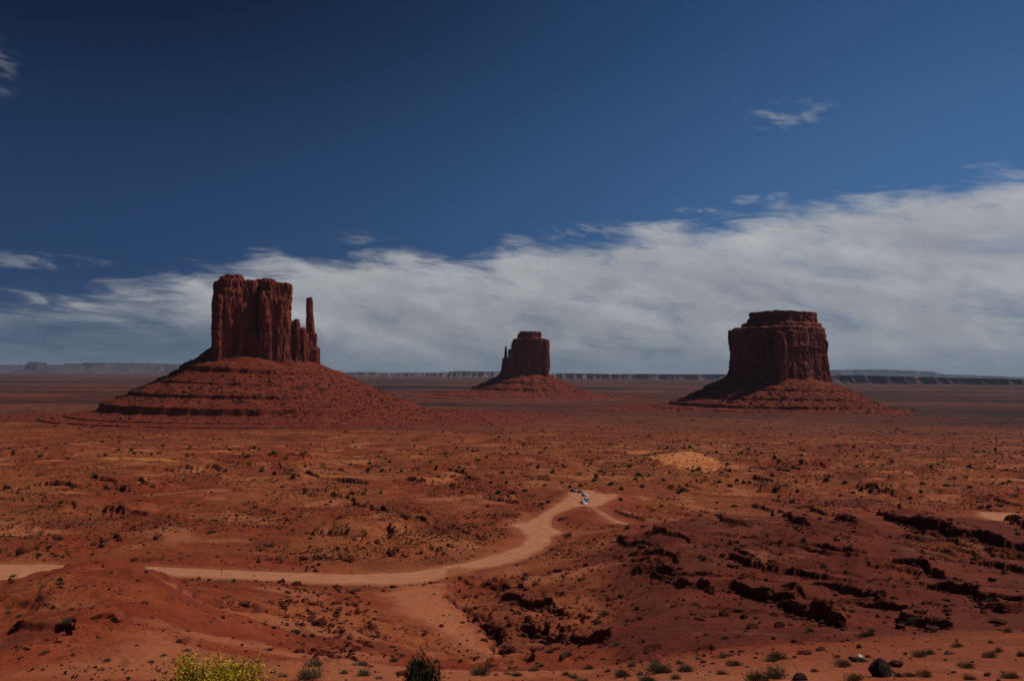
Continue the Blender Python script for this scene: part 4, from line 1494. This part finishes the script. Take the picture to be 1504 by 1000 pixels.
SAGES = {
    'low sagebrush on the bright sand along the bottom right': ('sagebrush on the bottom right sand',
        [(1137, 966, 1.1), (1239, 975, .8), (1255, 996, .8), (1269, 932, .9), (1279, 930, .6), (1350, 961, .9), (1366, 958, .8), (1406, 947, .8), (1420, 978, .75), (1456, 962, .8), (1468, 954, .6), (1292, 970, .6), (1319, 990, .5),
         (1336, 990, .5), (1358, 990, .6), (1380, 951, .3), (1500, 960, .6), (1424, 995, .5), (1485, 993, .7), (1455, 941, .4), (1197, 983, .4), (1330, 915, .9), (1345, 910, 1.0), (1230, 962, .4), (1400, 985, .3)]),
    'low sagebrush on bottom sand between the dark green bush and right boulders': ('sagebrush along the bottom centre',
        [(1079, 975, .9), (967, 985, 1.3), (1006, 983, .8), (912, 990, .8), (1059, 987, .6), (1141, 994, 1.1), (1061, 963, .6), (914, 991, .7), (864, 980, .7), (926, 976, .6), (998, 972, .5), (1108, 997, .9), (1135, 968, .8),
         (830, 988, .5), (844, 993, .6), (834, 960, .9), (963, 970, .5), (991, 994, .5), (855, 999, .6), (640, 969, .6), (706, 988, 1.2), (745, 987, .5), (759, 990, .6), (783, 982, .7), (692, 963, .4),
         (794, 975, .6), (1025, 965, .4), (885, 965, .4), (950, 999, .7), (940, 988, .4)]),
    'low sagebrush on red ground between the yellow and dark green bushes': ('sagebrush left of the dark green bush',
        [(578, 968, .8), (534, 989, .8), (532, 974, .7), (591, 960, .5), (555, 994, .4), (505, 986, .5), (463, 975, .9), (452, 995, 1.1), (415, 991, .5), (400, 985, .4), (560, 957, .3)]),
    'small grey shrub on the smooth red hillside at the left': ('grey shrubs on the left hillside',
        [(222, 970, .5), (270, 965, .5), (274, 953, .5), (276, 924, .4), (67, 955, .5), (158, 967, .45), (12, 897, .5), (28, 902, .5), (135, 890, .4), (100, 912, .9), (88, 855, .8), (310, 910, .3), (62, 860, .5), (340, 885, .3), (240, 960, .4), (200, 945, .3)]),
    'grey shrub among the broken rocks of the gully in the middle': ('shrubs in the rocky gully',
        [(905, 945, .8), (740, 930, .7), (808, 955, .8), (888, 900, 1.2), (800, 882, .6), (760, 852, .5), (690, 855, .4), (772, 968, .6), (845, 915, .6), (920, 915, .5), (700, 872, .5), (660, 900, .4)]),
    'small shrub on the dark ledged hillside at the right': ('shrubs on the ledged hillside',
        [(1037, 930, .5), (1010, 905, .5), (1190, 925, .7), (1110, 905, .6), (1065, 935, .6), (1250, 895, .7), (1298, 870, .8), (1120, 860, .6), (980, 880, .5), (1390, 895, .9), (1455, 880, .9), (1210, 830, .9), (1340, 820, .9), (1090, 800, .8), (1410, 850, .9),
         (1160, 915, .6), (1280, 925, .6), (1000, 850, .5), (950, 860, .5), (1240, 860, .8), (1370, 925, .6), (1480, 925, .7), (1430, 820, 1.1), (960, 920, .4), (1135, 935, .5), (1095, 925, .5)]),
}
for lab, (gr, pts) in SAGES.items():
    a = np.array(pts)
    P_ = visible_spot(a[:, 0], a[:, 1] + 3)
    for p, q in zip(P_, pts):
        if np.isnan(p[0]):
            continue
        f_, s_ = random.choice(SM)
        s = q[2] * 1.45 * max(1.0, p[1] / 70.0) ** 0.45
        o = place(None, 'sagebrush', (p[0], p[1], p[2] - 0.03), s, parts=[('foliage', f_), ('stem_cluster', s_)])
        o['label'] = lab
        o['category'] = 'shrub'
        o['group'] = gr


def hero_bush(px, py_top, w_px, Y, name, label, mat, leafn, leaf, upright, long_, clumps, lift, seed):
    q = PX(px, py_top, Y)
    g0 = float(zg(np.array([q[0]]), np.array([Y]))[0])
    top = q[2] - g0
    rx = w_px / 2 * Y / F
    root = empty(name, (q[0], Y, g0))
    tag(root, label, 'bush')
    top = max(top, 0.5)
    V, f = foliage(leafn, rx * 1.35, top * 1.3, leaf, clumps=clumps, upright=upright, long_=long_, hollow=0.55, seed=seed, spread=0.10, lift=lift)
    make_mesh('foliage', V, f, mat, root, smooth=False)
    V, f = stems(46, rx * 0.9, top * 0.98, 0.014, seed)
    make_mesh('stem_cluster', V, f, TWIG, root)
    print(name, Y, 'height', top, 'rx', rx)


hero_bush(313, 990, 165, 15.5, 'yellow_bush', 'yellow flowering bush at the bottom left edge of the photo', YELLOW, 26000, 0.030, 0.35, 1.4, 75, 0.50, 3)
hero_bush(617, 972, 64, 26.0, 'green_bush', 'dark green upright bush at the bottom centre edge of the photo', GREEN, 12000, 0.026, 0.8, 3.5, 46, 0.8, 4)

# ------------------------------------------------------------------ low scrub covering the valley (nobody could count it)
def tuft_variants(n=6):
    out_ = []
    for i in range(n):
        V, f = foliage(9, 0.5, 0.5, 0.34, clumps=4, upright=0.35, long_=1.0, hollow=0.3, seed=100 + i)
        out_.append((V, f))
    return out_


def picture_scatter(n, x0, x1, y0, y1, dens, yb=1.0):
    px = RNG.uniform(x0, x1, n)
    py = y0 + (y1 - y0) * RNG.random(n) ** yb
    P_ = march(px, py, z_base, n=900)
    X, Y = P_[:, 0], P_[:, 1]
    ok = ~np.isnan(X)
    X, Y = X[ok], Y[ok]
    X = X + RNG.normal(0, 1, len(X)) * Y * 0.004
    Y = Y * (1 + RNG.normal(0, 0.01, len(X)))
    d = dens(X, Y)
    k = RNG.random(len(X)) < d
    X, Y = X[k], Y[k]
    return np.stack([X, Y, zg(X, Y)], -1)


def scrub_dens(X, Y):
    r, c, Ye = _view(X, Y)
    n = fbm2(X / 45, Y / 45 + 60, 4)
    d = sstep(n + 0.22 * sstep(c, 650, 900) * sstep(Ye, 480, 700), -0.08, 0.28) * sstep(road_sd(X, Y), 1.0, 7)
    d = d * sstep(Ye, 225, 330)
    hill = sstep(c, 850, 900) * (1 - sstep(Ye, 300, 330))
    dune = np.exp(-((c - 1005) / 50) ** 2 - ((Ye - 770) / 80) ** 2)
    return np.clip(d * (1 - 0.8 * hill) * (1 - dune), 0, 1)


P_ = picture_scatter(130000, -150, 1650, 612, 860, scrub_dens, 0.9)
V, f = scatter_mesh(P_, np.clip(0.50 * np.exp(RNG.normal(0, 0.6, len(P_))), 0.25, 2.2) * np.clip(P_[:, 1] / 420, 0.8, 2.6), tuft_variants(), sink=0.55)
tag(make_mesh('low_scrub', V, f, SCRUB, smooth=False), kind='stuff')
P_ = picture_scatter(9000, -150, 1650, 780, 1010, lambda X, Y: 0.5 * sstep(fbm2(X / 16, Y / 16, 3), -0.1, 0.4) * sstep(road_sd(X, Y), 1, 4), 1.0)
V, f = scatter_mesh(P_, 0.16 + 0.28 * RNG.random(len(P_)) ** 2, tuft_variants(), sink=0.55)
tag(make_mesh('dry_grass', V, f, SCRUB, smooth=False), kind='stuff')

# ------------------------------------------------------------------ stones
def stone_dens(X, Y):
    rm = rough_mask(X, Y)
    n = fbm2(X / 12, Y / 12 + 20, 3)
    return np.clip(0.03 + rm * sstep(n, -0.15, 0.35), 0, 1) * sstep(road_sd(X, Y), 0.5, 3)


P_ = picture_scatter(42000, -120, 1620, 690, 1010, stone_dens, 0.9)
V, f = scatter_mesh(P_, np.clip(0.16 * np.exp(RNG.normal(0, 0.6, len(P_))), 0.06, 1.0) * np.clip(P_[:, 1] / 110, 0.5, 2.6), ROCKS1)
GSTONE = rock_material('ground_stone', (0.12, 0.024, 0.012), (0.21, 0.045, 0.020), (0.30, 0.095, 0.048), False, 6.0)
tag(make_mesh('loose_stones', V, f, GSTONE, smooth=False), kind='stuff')
# rubble under every ledge
acc = []
for pts_, h, L in LW:
    n_ = int(26 * h * max(1, np.hypot(*(pts_[-1] - pts_[0])) / 14))
    t_ = RNG.random(n_) * (len(pts_) - 1)
    i = t_.astype(int)
    fr = (t_ - i)[:, None]
    p = pts_[i] * (1 - fr) + pts_[i + 1] * fr
    back = -p / np.linalg.norm(p, axis=1)[:, None]
    p = p + back * (RNG.exponential(3.2, n_)[:, None] - 0.6) + RNG.normal(0, 0.9, p.shape)
    s = np.clip(np.exp(RNG.normal(-1.7, 0.6, n_)) * (0.4 + 0.3 * h), 0.08, 0.8)
    ok = p[:, 1] < 420
    acc.append(np.concatenate([p[ok], s[ok, None]], 1))
acc = np.concatenate(acc)
acc = acc[road_sd(acc[:, 0], acc[:, 1]) > 1.5]
V, f = scatter_mesh(np.stack([acc[:, 0], acc[:, 1], zg(acc[:, 0], acc[:, 1])], -1), acc[:, 2], ROCKS1, sink=0.3)
tag(make_mesh('ledge_rubble', V, f, GSTONE, smooth=False), kind='stuff')
print('rubble', len(acc), 'stones', len(P_))

BM = [proto_mesh('boulder', v, f, GSTONE) for v, f in ROCKS]
DARKST = rock_material('dark_stone', (0.05, 0.025, 0.02), (0.085, 0.04, 0.03), (0.15, 0.08, 0.06), False, 5.0)
PALE, _t, _b = principled('pale_stone', 0.9, 0.2)
_t.put(_b.inputs['Base Color'], _t.mix(_t.noise(_t.n('ShaderNodeNewGeometry').outputs['Position'], 6, 4, .6), (0.42, 0.36, 0.32), (0.62, 0.56, 0.50)))


def boulder(px, py, sz, label, group=None, flat=0.75, mat=None):
    p = visible_spot([px], [py])[0]
    if np.isnan(p[0]):
        return
    me = random.choice(BM)
    if mat:
        me = me.copy()
        me.materials.clear()
        me.materials.append(mat)
    o = place(me, 'boulder', (p[0], p[1], p[2] + 0.2 * sz * flat), (sz, sz * 0.85, sz * flat))
    tag(o, label, 'boulder', group)
    return o


boulder(950, 959, .55, 'lone dark boulder at the upper edge of the bright bottom sand', mat=DARKST)
boulder(1262, 971, .72, 'dark low boulder with a white stone on top at the bottom right', mat=DARKST, flat=0.4)
boulder(1263, 964, .34, 'small white stone lying on a dark low boulder at the bottom right', mat=PALE, flat=0.7)
boulder(1276, 965, .40, 'brown stone right beside the white stone at the bottom right')
boulder(1293, 992, .85, 'dark peaked boulder at the bottom right edge with a pale log beside it', mat=DARKST, flat=1.1)
boulder(1394, 960, .75, 'long flat dark slab on the sand among shrubs at the bottom right', mat=DARKST, flat=0.3)
boulder(434, 930, 1.0, 'round dark boulder alone on the red slope left of the rock field', mat=DARKST, flat=0.85)
boulder(484, 966, .8, 'dark split boulder above the sagebrush left of the dark green bush')
boulder(470, 962, .65, 'red boulder left of the dark split boulder at the bottom')
boulder(643, 946, .55, 'dark stone with a pale edge on the slope above the dark green bush')
boulder(658, 950, .5, 'small dark stone right of the pale edged stone above the dark green bush')
boulder(677, 972, .6, 'red brown stone on the slope right of the dark green bush')
boulder(1183, 960, .6, 'reddish boulder in the shade at the foot of the ledged hillside')
boulder(1205, 955, .7, 'darker boulder next to the reddish one at the foot of the ledged hillside', mat=DARKST)
boulder(1305, 975, .3, 'little dark stone right of the dark low boulder at the bottom right', mat=DARKST)
boulder(1172, 999, .5, 'dark stone cut by the bottom edge left of the peaked boulder', mat=DARKST)
pts = []
while len(pts) < 130:
    x, y = random.gauss(485, 55), random.uniform(862, 965)
    if abs(x - 485 - (y - 910) * 0.5) < 75:
        pts.append((x, y, random.uniform(0.3, 0.95) * (1.3 if y < 920 else 0.7)))
for x, y, s in pts:
    boulder(x, y, s, 'blocky red boulder in the rock field on the slope below the road', 'boulders of the rock field below the road', random.uniform(.5, .9))
for k in range(60):
    boulder(random.gauss(790, 50), random.uniform(865, 950), random.uniform(0.4, 1.2), 'broken block in the rocky gully at the centre', 'blocks in the rocky gully', random.uniform(.5, .9))
for k in range(60):
    boulder(random.uniform(880, 1500), random.uniform(800, 925), random.uniform(0.5, 1.2), 'fallen block on the dark ledged hillside at the right', 'blocks on the ledged hillside', random.uniform(.5, .9))

# a dead pale log by the peaked boulder
p = visible_spot([1300, 1322], [985, 994])
d = p[1] - p[0]
a = p[0] + np.array([0, 0, .16])
ring = []
for k in range(7):
    c_ = a + d * k / 6 + np.array([0, 0, 0.05 * math.sin(k)])
    rr_ = 0.11 * (1 - 0.11 * k)
    for q in range(8):
        an = q * math.pi / 4
        ring.append(c_ + np.array([0.3 * math.cos(an), math.cos(an), math.sin(an)]) * rr_ * (1 + 0.15 * math.sin(3 * q + k)))
tag(make_mesh('dead_log', np.array(ring), grid_faces(7, 8, True), PALE), 'short pale dead log leaning beside the peaked dark boulder', 'log')

# ------------------------------------------------------------------ posts
POST, _t, _b = principled('post_wood', 0.9, 0.1)
_t.put(_b.inputs['Base Color'], (0.09, 0.055, 0.035))


def post(px, py, h, r_, label, group=None, name='wooden_post'):
    p = visible_spot([px], [py])[0]
    rg = []
    for z_, k in ((-0.3, 1), (h * 0.5, .95), (h - 0.04, .9), (h, .6)):
        for q in range(8):
            an = q * math.pi / 4
            rg.append((math.cos(an) * r_ * k, math.sin(an) * r_ * k, z_))
    cap = np.array([[24 + i for i in range(8)]])
    o = make_mesh(name, np.array(rg), [grid_faces(4, 8, True), cap], POST)
    o.location = p
    o.rotation_euler = (random.uniform(-.03, .03), random.uniform(-.03, .03), 0)
    tag(o, label, 'post', group)


post(889.7, 729, 1.5, .12, 'left one of the two short dark posts right of the parked cars')
post(896.6, 730, 1.5, .12, 'right one of the two short dark posts right of the parked cars')
post(841, 733, 1.1, .10, 'short post standing on the road just left of the parked cars')
post(325, 847, 2.6, .07, 'thin tall pole at the near edge of the road on the left')
post(373, 848, 0.9, .2, 'short stubby post at the near edge of the road right of the thin pole')

# ------------------------------------------------------------------ cars
def paint(name, c, rough=0.3, metal=0.0):
    m, t, b = principled(name, rough, 0.5)
    t.put(b.inputs['Base Color'], c)
    b.inputs['Metallic'].default_value = metal
    b.inputs['Coat Weight'].default_value = 0.5
    return m


GLASS = paint('window_glass', (0.015, 0.018, 0.022), 0.05)
TYRE = paint('tyre_rubber', (0.02, 0.02, 0.02), 0.9)
RIM = paint('rim_metal', (0.45, 0.45, 0.46), 0.35, 0.8)
LAMP = paint('lamp_glass', (0.65, 0.65, 0.62), 0.15)
TAIL = paint('tail_lamp', (0.35, 0.02, 0.02), 0.2)


def car(px, py, yaw, col, label, suv=True):
    p = visible_spot([px], [py])[0]
    H = 1.78 if suv else 1.45
    root = empty('parked_car', (p[0], p[1], p[2]), yaw)
    tag(root, label, 'car', None)
    body = paint('car_paint', col)
    # side profile of the lower body (x forward), swept across the width with tumblehome
    prof_ = [(-2.25, .38), (-2.3, .62), (-2.25, 1.0), (-1.9, 1.06), (0.75, 1.04), (1.5, 0.98), (2.15, 0.84), (2.3, 0.60), (2.25, .36)]
    ws = [(-0.90, 0.94), (-0.93, 1.0), (-0.90, 1.0), (0.90, 1.0), (0.93, 1.0), (0.90, 0.94)]
    V = []
    for yy, k in ((-0.86, .96), (-0.93, 1.0), (0.93, 1.0), (0.86, .96)):
        for x, z in prof_:
            V.append((x * k, yy, .38 + (z - .38) * (k if abs(yy) < .9 else .93)))
    n = len(prof_)
    f = []
    for r_ in range(3):
        for c_ in range(n):
            a_ = r_ * n + c_
            b_ = r_ * n + (c_ + 1) % n
            f.append((a_, b_, b_ + n, a_ + n))
    caps = [list(range(n)), list(range(3 * n, 4 * n))[::-1]]
    make_mesh('body', np.array(V), [np.array(f), np.array(caps)], body, root, smooth=False)
    # cabin
    back = -2.12 if suv else -1.55
    cb = [(back, 1.04), (back + .22, H - .06), (back + .5, H), (0.05, H), (0.35, H - .07), (1.05, 1.03)]
    V, m_ = [], len(cb)
    for yy in (-1, 1):
        for x, z in cb:
            V.append((x, yy * (0.86 - (z - 1.04) * 0.22), z))
    f = [(i, (i + 1) % m_, (i + 1) % m_ + m_, i + m_) for i in range(m_)]
    caps = [list(range(m_)), list(range(m_, 2 * m_))[::-1]]
    make_mesh('cabin', np.array(V), [np.array(f), np.array(caps)], body, root, smooth=False)

    def pane(name, q, mat=GLASS, off=(0, 0, 0)):
        c = np.array(q, float)
        nrm = np.cross(c[1] - c[0], c[2] - c[0])
        nrm /= np.linalg.norm(nrm)
        cen = c.mean(0)
        if nrm @ (cen - np.array([-.3, 0, 1.1])) < 0:
            nrm = -nrm
        V_ = np.concatenate([c + nrm * 0.015, c - nrm * 0.03])
        make_mesh(name, V_, np.array([(0, 1, 2, 3), (7, 6, 5, 4), (0, 4, 5, 1), (1, 5, 6, 2), (2, 6, 7, 3), (3, 7, 4, 0)]), mat, root, smooth=False)
    yw = lambda z: 0.86 - (z - 1.04) * 0.22
    z0, z1 = 1.10, H - .13
    fx = lambda z: 1.05 + (z - 1.03) / (H - .07 - 1.03) * (0.35 - 1.05)
    bx = lambda z: back + (z - 1.04) / (H - .06 - 1.04) * .22
    pane('windscreen', [(fx(z0), -yw(z0) + .08, z0), (fx(z0), yw(z0) - .08, z0), (fx(z1), yw(z1) - .08, z1), (fx(z1), -yw(z1) + .08, z1)])
    pane('rear_window', [(bx(z0), -yw(z0) + .08, z0), (bx(z0), yw(z0) - .08, z0), (bx(z1), yw(z1) - .08, z1), (bx(z1), -yw(z1) + .08, z1)])
    for sgn in (-1, 1):
        for xa, xb in ((-0.45, 0.62), (-1.45, -0.53), (back + .2, -1.53)):
            if xb - xa < 0.2:
                continue
            xt = min(xb, 0.2)
            pane('side_window', [(xa, sgn * yw(z0), z0), (xb, sgn * yw(z0), z0), (xt if xb > 0 else xb, sgn * yw(z1), z1), (xa + .03, sgn * yw(z1), z1)])
        pane('headlight', [(2.24, sgn * .60, .66), (2.24, sgn * .86, .66), (2.17, sgn * .86, .80), (2.17, sgn * .60, .80)], LAMP)
        pane('tail_light', [(-2.29, sgn * .68, .72), (-2.29, sgn * .88, .72), (-2.26, sgn * .88, .98), (-2.26, sgn * .68, .98)], TAIL)
        for wx_ in (-1.4, 1.4):
            def disc(rad, y0_, y1_, nn=20):
                V_ = []
                for yy, k in ((y0_, .92), (y0_ + (y1_ - y0_) * .15, 1), (y1_ - (y1_ - y0_) * .15, 1), (y1_, .92)):
                    for q in range(nn):
                        an = q * 2 * math.pi / nn
                        V_.append((math.cos(an) * rad * k, yy, math.sin(an) * rad * k))
                return np.array(V_), [grid_faces(4, nn, True), np.array([list(range(nn)), list(range(3 * nn, 4 * nn))[::-1]])]
            wl = empty('wheel', (wx_, sgn * .80, .36))
            wl.parent = root
            V_, f_ = disc(.36, -.13, .13)
            make_mesh('tyre', V_, f_, TYRE, wl)
            V_, f_ = disc(.21, -.14, .14)
            make_mesh('rim', V_, f_, RIM, wl)
    return root


car(857.5, 740.5, R(-62), (0.78, 0.78, 0.76), 'white car nearest the camera in the dirt parking area')
car(862.0, 737.2, R(-70), (0.16, 0.22, 0.32), 'blue grey car parked right behind the white car')
car(859.8, 729.6, R(-55), (0.50, 0.50, 0.52), 'silver car parked alone above the blue grey one')
car(851.8, 724.0, R(-80), (0.06, 0.018, 0.016), 'dark maroon car between the black car and the silver car', False)
car(843.2, 723.0, R(-50), (0.025, 0.027, 0.035), 'black car farthest left in the dirt parking area')

# ------------------------------------------------------------------ haze
def haze():
    V = np.array([(x, y, z) for z in (-260, 460) for y in (-64000, 64000) for x in (-64000, 64000)], float)
    f = np.array([(0, 2, 3, 1), (4, 5, 7, 6), (0, 1, 5, 4), (2, 6, 7, 3), (0, 4, 6, 2), (1, 3, 7, 5)])
    m = bpy.data.materials.new('haze_air')
    m.use_nodes = True
    t = NT(m.node_tree)
    vol = t.n('ShaderNodeVolumePrincipled')
    vol.inputs['Color'].default_value = (0.66, 0.80, 1.0, 1)
    vol.inputs['Density'].default_value = 1.0e-5
    vol.inputs['Anisotropy'].default_value = 0.0
    o = t.n('ShaderNodeOutputMaterial')
    t.put(o.inputs['Volume'], vol.outputs[0])
    tag(make_mesh('haze', V, f, m, smooth=False), kind='stuff')


haze()
